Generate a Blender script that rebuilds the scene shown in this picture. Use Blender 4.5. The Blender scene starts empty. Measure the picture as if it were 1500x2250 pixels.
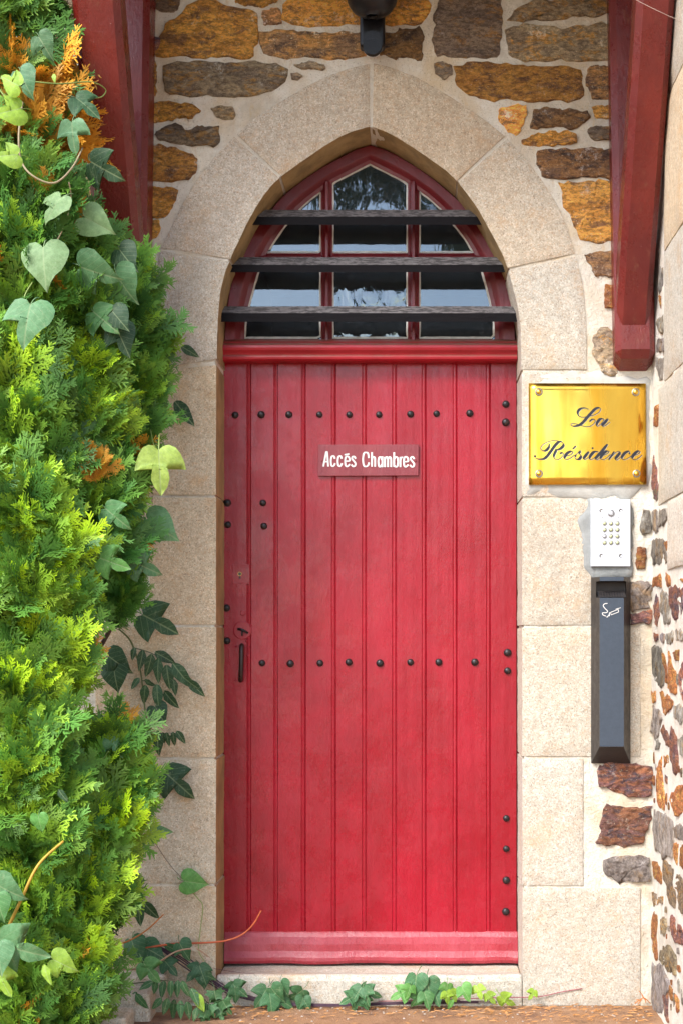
import bpy, math, random
import numpy as np
from mathutils import Vector, Matrix, noise
from mathutils.geometry import delaunay_2d_cdt

R = math.radians
random.seed(7)
scn = bpy.context.scene
COL = scn.collection

# ------------------------------------------------------------------ camera, sky, sun, exposure
PXM = 640.0            # photograph pixels per metre on the wall face (Y = 0)
DIST = 5.0             # camera to wall
VX, VY = 900.0, 1420.0 # vanishing point of the depth lines in the photograph
GY = 2210.0            # ground line of the wall in the photograph
CAMZ = (GY - VY) / PXM
cam = bpy.data.cameras.new('camera')
cam.sensor_fit = 'VERTICAL'; cam.sensor_height = 36.0
cam.lens = 36.0 * DIST / (2250.0 / PXM)
cam.shift_x = (750.0 - VX) / 2250.0
cam.shift_y = (VY - 1125.0) / 2250.0
cam.clip_end = 500; cam.clip_start = 0.05
cam_o = bpy.data.objects.new('camera', cam); COL.objects.link(cam_o)
cam_o.location = (0, -DIST, CAMZ); cam_o.rotation_euler = (R(90), 0, 0)
scn.camera = cam_o

SUN_EL, SUN_AZ = 45.0, -143.0        # azimuth clockwise from +Y: front left of the wall
world = bpy.data.worlds.new('World'); scn.world = world; world.use_nodes = True
wn = world.node_tree; bg = wn.nodes['Background']
sky = wn.nodes.new('ShaderNodeTexSky'); sky.sky_type = 'NISHITA'; sky.sun_disc = False
sky.sun_elevation = R(SUN_EL); sky.sun_rotation = R(SUN_AZ)
sky.air_density = 1.0; sky.dust_density = 1.4; sky.ozone_density = 1.0
wn.links.new(sky.outputs[0], bg.inputs[0]); bg.inputs[1].default_value = 0.15
sun = bpy.data.lights.new('sun', 'SUN'); sun.energy = 1.5; sun.angle = R(24); sun.color = (1.0, 0.995, 0.98)
sun_o = bpy.data.objects.new('sun', sun); COL.objects.link(sun_o)
sd = Vector((math.sin(R(SUN_AZ)) * math.cos(R(SUN_EL)), math.cos(R(SUN_AZ)) * math.cos(R(SUN_EL)), math.sin(R(SUN_EL))))
sun_o.rotation_euler = sd.to_track_quat('Z', 'Y').to_euler(); sun_o.location = (-4, -8, 9)
vs = scn.view_settings
vs.view_transform = 'Standard'; vs.look = 'None'; vs.gamma = 1.0; vs.use_curve_mapping = False
vs.exposure = 1.78

# ------------------------------------------------------------------ helpers
def P(px, py, y=0.0):
    s = (DIST + y) / DIST / PXM
    return Vector(((px - VX) * s, y, CAMZ + (VY - py) * s))
def fbm(v, sc, oct=4, seed=0.0):
    return noise.fractal(Vector((v[0]*sc + seed, v[1]*sc + seed*0.7, v[2]*sc - seed)), 0.6, 2.0, oct)

WORLD = {}
def worg(o): return WORLD.get(o.name, Vector((0, 0, 0)))
def empty(name, loc):
    o = bpy.data.objects.new(name, None); COL.objects.link(o); o.location = loc; o.empty_display_size = 0.05
    WORLD[o.name] = Vector(loc); return o
def tag(o, label=None, cat=None, group=None, kind=None):
    if label: o['label'] = label
    if cat: o['category'] = cat
    if group: o['group'] = group
    if kind: o['kind'] = kind
    return o
def link_mesh(name, me, mat, parent=None, org=(0, 0, 0)):
    o = bpy.data.objects.new(name, me); COL.objects.link(o)
    org = Vector(org); WORLD[o.name] = org
    if mat and not me.materials: me.materials.append(mat)
    if parent: o.parent = parent; o.location = org - worg(parent)
    else: o.location = org
    return o
def mk(name, V, F, mat, parent=None, smooth=False, color=None):
    """one mesh object from world-space vertices, origin moved to the middle of its base"""
    V = [Vector(v) for v in V]
    lo = Vector((min(v.x for v in V), min(v.y for v in V), min(v.z for v in V)))
    hi = Vector((max(v.x for v in V), max(v.y for v in V), max(v.z for v in V)))
    org = Vector(((lo.x+hi.x)/2, (lo.y+hi.y)/2, lo.z))
    me = bpy.data.meshes.new(name); me.from_pydata([v - org for v in V], [], F); me.update()
    if smooth: me.polygons.foreach_set('use_smooth', [True]*len(me.polygons))
    o = link_mesh(name, me, mat, parent, org)
    if color: o.color = (*color, 1)
    return o
def bevel(o, w, seg=2):
    m = o.modifiers.new('bevel', 'BEVEL'); m.width = w; m.segments = seg; m.limit_method = 'ANGLE'; m.angle_limit = R(35)
    return o
def box(name, x0, x1, y0, y1, z0, z1, mat, parent=None, bev=0.0, jit=0.0):
    V = [(x, y, z) for x in (x0, x1) for y in (y0, y1) for z in (z0, z1)]
    if jit: V = [tuple(c + random.uniform(-jit, jit) for c in v) for v in V]
    F = [(0,1,3,2),(4,6,7,5),(0,4,5,1),(2,3,7,6),(0,2,6,4),(1,5,7,3)]
    o = mk(name, V, F, mat, parent)
    if bev: bevel(o, bev)
    return o
def catmull(pts, n=6):
    pts = [Vector(p) for p in pts]
    if len(pts) < 3: return pts
    out = []
    for i in range(len(pts)-1):
        p0 = pts[max(i-1, 0)]; p1 = pts[i]; p2 = pts[i+1]; p3 = pts[min(i+2, len(pts)-1)]
        for k in range(n):
            t = k/n
            out.append(0.5*((2*p1) + (p2-p0)*t + (2*p0-5*p1+4*p2-p3)*t*t + (3*p1-p0-3*p2+p3)*t*t*t))
    out.append(pts[-1]); return out
def resample(pts, n):
    pts = [Vector(p) for p in pts]
    d = [0.0]
    for a, b in zip(pts, pts[1:]): d.append(d[-1] + (b-a).length)
    out = []; j = 0
    for i in range(n):
        t = d[-1]*i/(n-1)
        while j < len(d)-2 and d[j+1] < t: j += 1
        u = (t-d[j])/max(1e-9, d[j+1]-d[j]); out.append(pts[j].lerp(pts[j+1], min(1, max(0, u))))
    return out
def tube_geo(pts, r0, r1=None, sides=6):
    r1 = r0 if r1 is None else r1
    V, F = [], []; n = len(pts); up = Vector((0.13, 0.9, 0.4)).normalized()
    for i, p in enumerate(pts):
        t = (pts[min(i+1, n-1)] - pts[max(i-1, 0)]).normalized()
        a = t.cross(up)
        if a.length < 1e-3: a = t.cross(Vector((1, 0, 0)))
        a.normalize(); b = t.cross(a); r = r0 + (r1-r0)*i/(n-1)
        for k in range(sides):
            q = 2*math.pi*k/sides; V.append(p + a*r*math.cos(q) + b*r*math.sin(q))
    for i in range(n-1):
        for k in range(sides):
            k2 = (k+1) % sides; F.append((i*sides+k, i*sides+k2, (i+1)*sides+k2, (i+1)*sides+k))
    F.append(tuple(range(sides-1, -1, -1))); F.append(tuple((n-1)*sides+k for k in range(sides)))
    return V, F
def extrude_x(name, prof, x0, x1, mat, parent, nx=24, wob=0.0, smooth=False):
    """profile of (y, z) points swept along X, closed at the ends"""
    V, F = [], []; m = len(prof)
    for i in range(nx+1):
        x = x0 + (x1-x0)*i/nx
        for (y, z) in prof:
            w = wob*fbm((x, y, z), 6, 3) if wob else 0
            V.append((x, y + w, z + w*0.6))
    for i in range(nx):
        for k in range(m):
            k2 = (k+1) % m; F.append((i*m+k, (i+1)*m+k, (i+1)*m+k2, i*m+k2))
    F.append(tuple(range(m))); F.append(tuple(nx*m + k for k in range(m-1, -1, -1)))
    return mk(name, V, F, mat, parent, smooth)
def dome_geo(c, r, h, n=14, rings=5, axis='y', s=-1):
    V, F = [], []
    for i in range(rings+1):
        a = (math.pi/2)*i/rings; rr = r*math.cos(a); hh = h*math.sin(a)
        if i == rings: V.append((c[0], c[1]+s*h, c[2])); break
        for k in range(n):
            q = 2*math.pi*k/n; V.append((c[0]+rr*math.cos(q), c[1]+s*hh, c[2]+rr*math.sin(q)))
    for i in range(rings-1):
        for k in range(n):
            k2 = (k+1) % n; F.append((i*n+k, i*n+k2, (i+1)*n+k2, (i+1)*n+k))
    for k in range(n): F.append(((rings-1)*n+k, (rings-1)*n+(k+1) % n, len(V)-1))
    return V, F
def lathe_y(c, prof, n=24):
    """profile (radius, y) turned about the Y axis through c"""
    V, F = [], []; m = len(prof)
    for (r, y) in prof:
        for k in range(n):
            q = 2*math.pi*k/n; V.append((c[0]+r*math.cos(q), y, c[2]+r*math.sin(q)))
    for i in range(m-1):
        for k in range(n):
            k2 = (k+1) % n; F.append((i*n+k, i*n+k2, (i+1)*n+k2, (i+1)*n+k))
    F.append(tuple(range(n))); F.append(tuple((m-1)*n+k for k in range(n)))
    return V, F
def lathe_z(c, prof, n=28):
    V, F = [], []; m = len(prof)
    for (r, z) in prof:
        for k in range(n):
            q = 2*math.pi*k/n; V.append((c[0]+r*math.cos(q), c[1]+r*math.sin(q), z))
    for i in range(m-1):
        for k in range(n):
            k2 = (k+1) % n; F.append((i*n+k, i*n+k2, (i+1)*n+k2, (i+1)*n+k))
    F.append(tuple(range(n))); F.append(tuple((m-1)*n+k for k in range(n)))
    return V, F

# ------------------------------------------------------------------ materials
class NT:
    def __init__(s, name):
        s.m = bpy.data.materials.new(name); s.m.use_nodes = True; s.t = s.m.node_tree
        s.b = s.t.nodes['Principled BSDF']; s.out = s.t.nodes['Material Output']
        s.pos = s.n('ShaderNodeNewGeometry').outputs['Position']
    def n(s, ty, **kw):
        o = s.t.nodes.new(ty)
        for k, v in kw.items(): setattr(o, k, v)
        return o
    def l(s, a, b): s.t.links.new(a, b)
    def noise(s, scale, detail=4, rough=0.6, stretch=(1, 1, 1), dist=0.0, off=0.0):
        mp = s.n('ShaderNodeMapping'); mp.inputs['Scale'].default_value = stretch; mp.inputs['Location'].default_value = (off, off*1.7, off*0.6)
        s.l(s.pos, mp.inputs[0]); t = s.n('ShaderNodeTexNoise')
        t.inputs['Scale'].default_value = scale; t.inputs['Detail'].default_value = detail
        t.inputs['Roughness'].default_value = rough; t.inputs['Distortion'].default_value = dist
        s.l(mp.outputs[0], t.inputs['Vector']); return t.outputs[0]
    def voronoi(s, scale, feature='F1', off=0.0):
        mp = s.n('ShaderNodeMapping'); mp.inputs['Location'].default_value = (off, off, off); s.l(s.pos, mp.inputs[0])
        t = s.n('ShaderNodeTexVoronoi'); t.feature = feature; t.inputs['Scale'].default_value = scale
        s.l(mp.outputs[0], t.inputs['Vector']); return t
    def ramp(s, f, a, b, lo=0.0, hi=1.0):
        r = s.n('ShaderNodeMapRange'); r.inputs[1].default_value = a; r.inputs[2].default_value = b
        r.inputs[3].default_value = lo; r.inputs[4].default_value = hi; r.interpolation_type = 'SMOOTHSTEP'
        s.l(f, r.inputs[0]); return r.outputs[0]
    def mix(s, f, a, b, mode='MIX'):
        m = s.n('ShaderNodeMix', data_type='RGBA', blend_type=mode)
        for sock, v in ((m.inputs[0], f), (m.inputs[6], a), (m.inputs[7], b)):
            if isinstance(v, (int, float)): sock.default_value = v
            elif isinstance(v, tuple): sock.default_value = (*v, 1)
            else: s.l(v, sock)
        return m.outputs[2]
    def math(s, op, a, b=0.0):
        m = s.n('ShaderNodeMath', operation=op)
        for sock, v in ((m.inputs[0], a), (m.inputs[1], b)):
            if isinstance(v, (int, float)): sock.default_value = v
            else: s.l(v, sock)
        return m.outputs[0]
    def objcol(s): return s.n('ShaderNodeObjectInfo').outputs['Color']
    def objrand(s): return s.n('ShaderNodeObjectInfo').outputs['Random']
    def normal_z(s):
        g = s.n('ShaderNodeNewGeometry'); x = s.n('ShaderNodeSeparateXYZ'); s.l(g.outputs['Normal'], x.inputs[0]); return x.outputs[2]
    def bump(s, h, dist, strength=1.0, prev=None):
        b = s.n('ShaderNodeBump'); b.inputs['Distance'].default_value = dist; b.inputs['Strength'].default_value = strength
        s.l(h, b.inputs['Height'])
        if prev: s.l(prev, b.inputs['Normal'])
        return b.outputs[0]
    def done(s, col=None, rough=0.8, nor=None, metal=0.0, spec=None):
        if col is not None:
            if isinstance(col, tuple): s.b.inputs['Base Color'].default_value = (*col, 1)
            else: s.l(col, s.b.inputs['Base Color'])
        if isinstance(rough, (int, float)): s.b.inputs['Roughness'].default_value = rough
        else: s.l(rough, s.b.inputs['Roughness'])
        if nor is not None: s.l(nor, s.b.inputs['Normal'])
        s.b.inputs['Metallic'].default_value = metal
        if spec is not None: s.b.inputs['Specular IOR Level'].default_value = spec
        return s.m

def m_granite():
    g = NT('granite')
    c = g.mix(g.ramp(g.noise(2.6, 5, .7, off=3), .35, .7), (.40, .385, .34), (.405, .365, .30))
    def crystals(scale, off):
        x = g.n('ShaderNodeSeparateColor'); g.l(g.voronoi(scale, 'F1', off).outputs['Color'], x.inputs[0]); return x.outputs
    k = crystals(270, 0.0); k2 = crystals(170, 3.3)
    c = g.mix(g.ramp(k[0], .0, .42, .38, 0), c, g.mix(.9, c, (.50, .43, .36), 'MULTIPLY'))
    c = g.mix(g.ramp(k[1], .62, .9, 0, .42), c, (.66, .62, .55))
    c = g.mix(g.ramp(k[2], .91, .96, 0, .5), c, (.13, .10, .08))
    c = g.mix(g.ramp(k2[0], .80, .90, 0, .25), c, (.44, .27, .15))
    c = g.mix(g.ramp(k2[1], .80, .92, 0, .25), c, (.26, .21, .17))
    c = g.mix(g.ramp(g.noise(40, 5, .8, off=2), .42, .62, .35, 0), c, g.mix(1.0, c, (.62, .54, .46), 'MULTIPLY'))
    c = g.mix(g.ramp(g.noise(6, 7, .8, off=5), .50, .74, 0, .6), c, (.40, .25, .12))
    c = g.mix(g.ramp(g.noise(4.5, 7, .8, (1, 1, .4), off=15), .52, .76, 0, .55), c, (.22, .185, .15))
    c = g.mix(g.ramp(g.noise(55, 4, .8, off=35), .68, .74, 0, .5), c, (.20, .13, .08))
    c = g.mix(.5, c, g.objcol(), 'MULTIPLY')
    n = g.bump(k[0], .0012, .5); n = g.bump(g.noise(36, 5, .7), .007, .5, n)
    return g.done(c, .9, n)
def m_mortar(name, base, stain, amt, fresh):
    g = NT(name)
    c = g.mix(g.ramp(g.noise(4.5, 5, .65, stretch=(1, 1, .6)), .42, .68, 0, amt), base, stain)
    c = g.mix(g.ramp(g.noise(14, 5, .7, off=4), .5, .75, 0, .6), c, fresh)
    c = g.mix(g.ramp(g.noise(210, 2, .6), .60, .72, 0, .6), c, (.22, .16, .10))
    c = g.mix(g.ramp(g.noise(2.2, 6, .75, off=12), .50, .70, 0, .6), c, (.36, .30, .22))
    c = g.mix(g.ramp(g.noise(26, 6, .8, (1, 1, .35), off=22), .54, .72, 0, .55), c, stain)
    n = g.bump(g.noise(150, 4, .8), .006, .9); n = g.bump(g.noise(28, 5, .7), .012, .8, n)
    return g.done(c, .95, n)
def m_rubble(name, c1, c2, c3, lich, lamt=.5, stretch=(1, 1, 2.2)):
    g = NT(name)
    c = g.mix(g.ramp(g.noise(7, 8, .72, stretch, .8), .40, .58), c1, c2)
    c = g.mix(g.ramp(g.noise(13, 7, .75, stretch, .6, off=7), .50, .62), c, c3)
    c = g.mix(g.ramp(g.noise(48, 6, .8, stretch, off=2), .38, .62, 0, .85), c, g.mix(.85, c, (.20, .16, .13), 'MULTIPLY'))
    c = g.mix(g.ramp(g.noise(11, 8, .85, off=15), .57, .66, 0, lamt), c, lich)
    c = g.mix(g.ramp(g.noise(140, 4, .75, off=31), .58, .72, 0, .7), c, (.62, .52, .36))
    c = g.mix(g.ramp(g.noise(34, 6, .85, stretch, off=41), .66, .72, 0, .7), c, (.05, .035, .025))
    c = g.mix(1.0, c, g.objcol(), 'MULTIPLY')
    n = g.bump(g.noise(24, 9, .78, stretch), .035, 1.0); n = g.bump(g.noise(110, 4, .75), .008, .9, n)
    return g.done(c, .8, n)
def m_redpaint(name, c1, c2, rough, worn=.3):
    g = NT(name)
    c = g.mix(g.ramp(g.noise(4, 7, .75, (1, 1, .4)), .36, .66), c1, c2)
    c = g.mix(g.ramp(g.noise(2.1, 5, .7, off=14), .45, .72, 0, .5), c, (c1[0]*.72, c1[1]*.8, c1[2]*.8))
    c = g.mix(g.ramp(g.noise(30, 6, .78, (1, 1, .6), off=4), .55, .75, 0, worn), c, (c2[0]*1.12, c2[1]*3+.02, c2[2]*2.2+.015))
    c = g.mix(g.ramp(g.noise(95, 5, .85, (1, 1, .12), off=8), .68, .74, 0, worn*1.4), c, (.58, .36, .34))
    c = g.mix(g.ramp(g.noise(80, 5, .85, (1, 1, .10), off=18), .68, .74, 0, worn*1.6), c, (c1[0]*.25, c1[1]*.4, c1[2]*.4))
    c = g.mix(g.ramp(g.noise(150, 3, .7, off=28), .70, .76, 0, worn), c, (.55, .40, .36))
    rg = g.ramp(g.noise(9, 6, .75, off=2), .3, .7, rough-.09, rough+.15)
    n = g.bump(g.noise(6, 4, .6, (1, 1, .3)), .008, .5); n = g.bump(g.noise(110, 5, .78, (1, 1, .3)), .0025, .5 if worn < .2 else .8, n)
    return g.done(c, rg, n, 0, .40 if worn < .2 else .55)
def m_plain(name, col, rough, metal=0.0, bump=0.0, var=.25, scale=30):
    g = NT(name)
    dark = tuple(x*(1-var) for x in col)
    c = g.mix(g.ramp(g.noise(scale, 5, .7), .3, .7), dark, col)
    n = g.bump(g.noise(160, 3), .002, bump) if bump else None
    return g.done(c, g.ramp(g.noise(scale*1.3, 4, off=3), .3, .7, max(.02, rough-.06), rough+.08), n, metal)

GRANITE = m_granite()
REVEAL = m_plain('ochre_reveal', (.40, .27, .115), .9, 0, .9, .45, 9)  # ochre inner faces of the left and arch blocks
MORTAR = m_mortar('lime_mortar', (.69, .64, .54), (.58, .41, .21), .62, (.78, .75, .69))
MORTAR_W = m_mortar('white_lime_mortar', (.72, .68, .60), (.64, .50, .36), .45, (.80, .78, .73))
CEMENT = m_plain('pale_cement', (.30, .31, .30), .92, 0, .8, .3, 14)
OCHRE = m_rubble('ochre_stone', (.52, .24, .045), (.66, .335, .06), (.24, .115, .045), (.55, .46, .34), .6)
BROWN = m_rubble('brown_stone', (.22, .125, .07), (.40, .205, .07), (.10, .06, .045), (.58, .53, .46), .8)
GREYST = m_rubble('grey_stone', (.38, .29, .18), (.22, .165, .115), (.46, .25, .07), (.55, .51, .44), .7)
PURPLE = m_rubble('purple_stone', (.20, .09, .085), (.34, .13, .06), (.10, .07, .09), (.60, .52, .45), .5)
RUST = m_rubble('rust_stone', (.50, .20, .05), (.36, .12, .04), (.58, .32, .08), (.62, .50, .36), .5)
PALEST = m_rubble('pale_schist', (.48, .43, .37), (.33, .29, .25), (.46, .32, .18), (.66, .63, .58), .6, (1, 1, .6))
RED = m_redpaint('red_door_paint', (.25, .005, .013), (.335, .0075, .021), .25, .18)
REDW = m_redpaint('worn_red_rail_paint', (.28, .016, .028), (.37, .036, .052), .26, .45)
REDF = m_redpaint('red_frame_paint', (.115, .004, .009), (.16, .006, .013), .34, .2)
REDB = m_redpaint('oxblood_beam_paint', (.125, .010, .009), (.185, .020, .014), .28, .6)
BLACKM = m_plain('black_iron', (.012, .012, .015), .34, .3, .4)
def m_stud():
    g = NT('iron_stud'); c = g.mix(g.ramp(g.noise(160, 3), .55, .68, 0, .8), (.012, .012, .014), (.10, .035, .02))
    return g.done(c, .38, g.bump(g.noise(200, 2), .002, .5), .2)
STUD = m_stud()
HANDLE = m_plain('dark_brown_iron', (.030, .012, .010), .32, .2, .4)
def m_slat():
    g = NT('black_slat_paint')
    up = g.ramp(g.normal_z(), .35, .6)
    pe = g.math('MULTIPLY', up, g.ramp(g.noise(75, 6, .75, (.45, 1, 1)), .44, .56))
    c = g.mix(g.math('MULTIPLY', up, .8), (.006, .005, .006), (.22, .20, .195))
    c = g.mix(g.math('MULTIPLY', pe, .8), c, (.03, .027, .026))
    c = g.mix(g.ramp(g.noise(60, 5, .8, (.15, 1, 1), off=5), .70, .76, 0, .5), c, (.10, .07, .06))
    return g.done(c, .6, g.bump(g.noise(90, 4, .7, (.3, 1, 1)), .003, .7), 0, .1)
SLAT = m_slat()
def m_glass(name, wav, sc):
    g = NT(name); t = g.t; t.nodes.remove(g.b)
    gl = g.n('ShaderNodeBsdfGlossy'); gl.inputs['Roughness'].default_value = .015; gl.inputs['Color'].default_value = (.92, .96, 1, 1)
    tr = g.n('ShaderNodeBsdfTransparent'); tr.inputs['Color'].default_value = (.55, .62, .63, 1)
    du = g.n('ShaderNodeBsdfDiffuse'); du.inputs['Color'].default_value = (.26, .31, .36, 1)
    f = g.n('ShaderNodeFresnel'); f.inputs['IOR'].default_value = 1.9
    b = g.bump(g.noise(sc, 3, .5, (1, 1, .6), .8), .01, wav)
    g.l(b, gl.inputs['Normal'])
    m0 = g.n('ShaderNodeMixShader'); g.l(g.ramp(g.noise(45, 6, .8), .4, .9, 0.05, .22), m0.inputs[0]); g.l(tr.outputs[0], m0.inputs[1]); g.l(du.outputs[0], m0.inputs[2])
    mx = g.n('ShaderNodeMixShader'); g.l(f.outputs[0], mx.inputs[0]); g.l(m0.outputs[0], mx.inputs[1]); g.l(gl.outputs[0], mx.inputs[2])
    g.l(mx.outputs[0], g.out.inputs[0]); return g.m
GLASS = m_glass('window_glass', .10, 6)
GLASS_OLD = m_glass('wavy_window_glass', .8, 13)
PUTTY = m_plain('putty', (.70, .70, .66), .7, 0, .5, .3, 40)
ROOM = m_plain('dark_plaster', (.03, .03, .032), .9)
def m_brass():
    g = NT('brass')
    st = g.noise(7, 4, .6, (1.6, 1, .16))
    c = g.mix(g.ramp(st, .35, .68), (.93, .62, .10), (.70, .37, .035))
    c = g.mix(g.ramp(g.noise(11, 6, .75, off=6), .56, .75, 0, .5), c, (.42, .24, .06))
    c = g.mix(g.ramp(g.noise(90, 3, .7, off=2), .70, .76, 0, .7), c, (.16, .09, .03))
    r = g.ramp(st, .3, .7, .17, .34)
    n = g.bump(g.noise(4, 2), .012, .35)
    return g.done(c, r, n, 1.0)
BRASS = m_brass()
INK = m_plain('engraved_black', (.012, .014, .025), .35)
EDGE = m_plain('painted_lit_edge', (.72, .70, .62), .3, .6)  # painted highlight: pale offset copy of the strokes for the engraving's lit rim
WHITEP = m_plain('white_sign_paint', (.70, .69, .66), .6, 0, 0, .08)
SIGNRED = m_redpaint('faded_maroon_board', (.20, .022, .032), (.26, .040, .048), .5, .35)
ALU = m_plain('brushed_aluminium', (.58, .60, .64), .42, .35, 0, .06)
STEEL = m_plain('steel', (.42, .43, .44), .3, .9, 0, .2)
LIME = m_plain('lime_button_cap', (.58, .62, .36), .35, 0, 0, .3, 90)
BLUEGREY = m_plain('slate_blue_metal', (.060, .078, .105), .38, .35, .25, .12, 60)
CHAR = m_plain('charcoal_metal', (.036, .031, .030), .42, .3, .3, .15)
OPAL = m_plain('opal_glass', (.62, .63, .62), .2, 0, 0, .05)
BARK = m_plain('cypress_bark', (.09, .05, .03), .95, 0, 1, .5)
def m_ground():
    g = NT('earth_and_concrete')
    c = g.mix(g.ramp(g.noise(6, 6, .7), .4, .65), (.30, .155, .072), (.36, .20, .105))
    c = g.mix(g.ramp(g.noise(3.1, 5, .7, off=5), .5, .66, 0, .75), c, (.16, .075, .045))
    c = g.mix(g.ramp(g.noise(220, 3, .7), .58, .72), c, (.12, .07, .045))
    c = g.mix(g.ramp(g.noise(160, 2, .6, off=3), .63, .74), c, (.42, .30, .19))
    c = g.mix(g.ramp(g.noise(14, 6, .8, off=9), .52, .66, 0, .7), c, (.10, .05, .03))
    n = g.bump(g.noise(120, 5, .75), .008, .9); n = g.bump(g.noise(9, 4), .02, .5, n)
    return g.done(c, .95, n)
GROUND = m_ground()
def m_leaf(name, attr=None, rough=.6, veins=True):
    g = NT(name)
    if attr:
        a = g.n('ShaderNodeAttribute'); a.attribute_name = attr; c = a.outputs['Color']
    else:
        c = g.objcol()
        c = g.mix(g.ramp(g.noise(60, 6, .8), .38, .62, 0, .7), c, g.mix(.9, c, (.50, .58, .45), 'MULTIPLY'))
        c = g.mix(g.ramp(g.noise(38, 6, .8, off=6), .55, .70, 0, .35), c, (.38, .44, .24))
        c = g.mix(g.ramp(g.noise(30, 6, .85, off=16), .66, .70, 0, .6), c, (.16, .10, .03))
        if veins:
            tc = g.n('ShaderNodeTexCoord'); x = g.n('ShaderNodeSeparateXYZ'); g.l(tc.outputs['Object'], x.inputs[0])
            ax = g.math('ABSOLUTE', x.outputs[0])
            mid = g.ramp(ax, .006, .03, 1, 0)
            # side veins run out and down from the midrib
            w = g.math('FRACT', g.math('MULTIPLY', g.math('SUBTRACT', x.outputs[1], g.math('MULTIPLY', ax, -.8)), 5.0))
            side = g.ramp(g.math('ABSOLUTE', g.math('SUBTRACT', w, .5)), 0, .09, .5, 0)
            v = g.math('MAXIMUM', mid, side)
            c = g.mix(g.math('MULTIPLY', v, .4), c, (.36, .44, .22))
        sp = g.ramp(g.noise(260, 2, .6, off=8), .66, .74, 0, .35); c = g.mix(sp, c, (.5, .55, .45))
    g.l(c, g.b.inputs['Base Color']); g.b.inputs['Roughness'].default_value = rough
    tl = g.n('ShaderNodeBsdfTranslucent'); g.l(c, tl.inputs['Color'])
    mx = g.n('ShaderNodeMixShader'); mx.inputs[0].default_value = .28
    g.l(g.b.outputs[0], mx.inputs[1]); g.l(tl.outputs[0], mx.inputs[2]); g.l(mx.outputs[0], g.out.inputs[0])
    return g.m
SPRAY = m_leaf('cypress_foliage', 'Col', .55)
LEAF = m_leaf('vine_leaf')
def m_objcol(name, rough=.6):
    g = NT(name); c = g.mix(g.ramp(g.noise(90, 4, .7), .35, .7, 0, .4), g.objcol(), g.mix(.8, g.objcol(), (.5, .4, .4), 'MULTIPLY'))
    return g.done(c, rough)
STEM = m_objcol('plant_stem')

# ------------------------------------------------------------------ ground
def plane(name, x0, x1, y0, y1, z, mat, n=1):
    V = [(x0+(x1-x0)*i/n, y0+(y1-y0)*j/n, z) for j in range(n+1) for i in range(n+1)]
    F = [(j*(n+1)+i, j*(n+1)+i+1, (j+1)*(n+1)+i+1, (j+1)*(n+1)+i) for j in range(n) for i in range(n)]
    return mk(name, V, F, mat)
tag(plane('ground', -120, 120, -160, 20, 0, GROUND, 4), 'orange brown earth and concrete in front of the wall', 'ground', kind='structure')

# ------------------------------------------------------------------ front wall
XW = P(1432, 0).x                       # corner with the side wall
IN_L = [(475, 2200), (475, 1400), (475.5, 1000), (477, 792), (478, 744), (480, 696), (483, 660), (487.5, 629), (496, 597), (506, 572), (518, 546), (530, 520), (544, 491), (561, 460),
        (578, 433), (595, 411), (616, 390), (648, 367), (679, 345), (710, 324), (746, 302), (777, 289), (815, 279)]
IN_R = [(815, 279), (848, 291), (884, 311), (915, 331), (949, 354), (982, 379), (1004, 400), (1026, 428), (1050, 462), (1066, 491), (1083, 522), (1104, 563), (1115, 592), (1126, 634),
        (1136, 673), (1142, 716), (1144, 788), (1146, 1400), (1147, 2200)]
OUT_L = [(331, 815), (335, 700), (342, 600), (350, 548), (380, 488), (396, 452), (432, 392), (472, 340), (516, 296), (556, 260), (600, 230), (640, 207), (680, 184), (732, 160), (775, 146), (816, 137)]
OUT_R = [(816, 137), (850, 143), (915, 167), (993, 212), (1058, 256), (1113, 300), (1162, 355), (1197, 403), (1231, 459), (1254, 520), (1266, 560), (1280, 615), (1288, 688), (1290, 740), (1290, 815)]
wall = empty('house_front_wall', (P(812, 0).x, 0, 0))
tag(wall, 'stone front wall of rubble and dressed granite around the pointed door arch', 'wall')

def wall_body():
    hole = [P(x - 3.2, y) for x, y in IN_L] + [P(x + 3.2, y) for x, y in IN_R[1:]]
    hole[0].z = -.05; hole[-1].z = -.05
    hole = [Vector((p.x, p.z)) for p in hole]
    # cut-out: outline of the wall that runs round the opening
    x0, x1, z0, z1 = -2.6, XW + .02, -.05, 4.4
    outer = [Vector((x0, z0)), ] + hole + [Vector((x1, z0)), Vector((x1, z1)), Vector((x0, z1))]
    pts = list(outer); nb = len(outer)
    step = .035; nx = int((x1-x0)/step); nz = int((z1-z0)/step)
    rng = random.Random(3)
    for i in range(1, nx):
        for j in range(1, nz):
            x = x0 + step*i + rng.uniform(-.01, .01); z = z0 + step*j + rng.uniform(-.01, .01)
            if x < -1.75 or z > 3.65:
                if (i % 4) or (j % 4): continue
            pts.append(Vector((x, z)))
    edges = [(i, (i+1) % nb) for i in range(nb)]
    V2, E2, F2, *_ = delaunay_2d_cdt(pts, edges, [], 1, 1e-6)
    V = []
    for v in V2:
        h = .0005 + .0028*fbm((v.x, 0, v.y), 7, 4, 2.3) + .001*fbm((v.x, 0, v.y), 40, 2, 1)
        V.append(Vector((v.x, h, v.y)))
    F = [tuple(f) for f in F2]
    # thickness: reveal lining behind the dressed stones, top and left end
    a = len(V)
    lip = [Vector((p.x, 0, p.y)) for p in hole]
    for p in lip: V.append(Vector((p.x, .0, p.z)))
    for p in lip: V.append(Vector((p.x, .30, p.z)))
    n = len(lip)
    for i in range(n-1): F.append((a+i, a+i+1, a+n+i+1, a+n+i))
    me = bpy.data.meshes.new('mortar_bed')
    me.from_pydata(V, [], F); me.update()
    me.polygons.foreach_set('use_smooth', [True]*len(me.polygons))
    o = link_mesh('mortar_bed', me, MORTAR, wall, (0, 0, 0))
    return o
wall_body()

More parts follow.
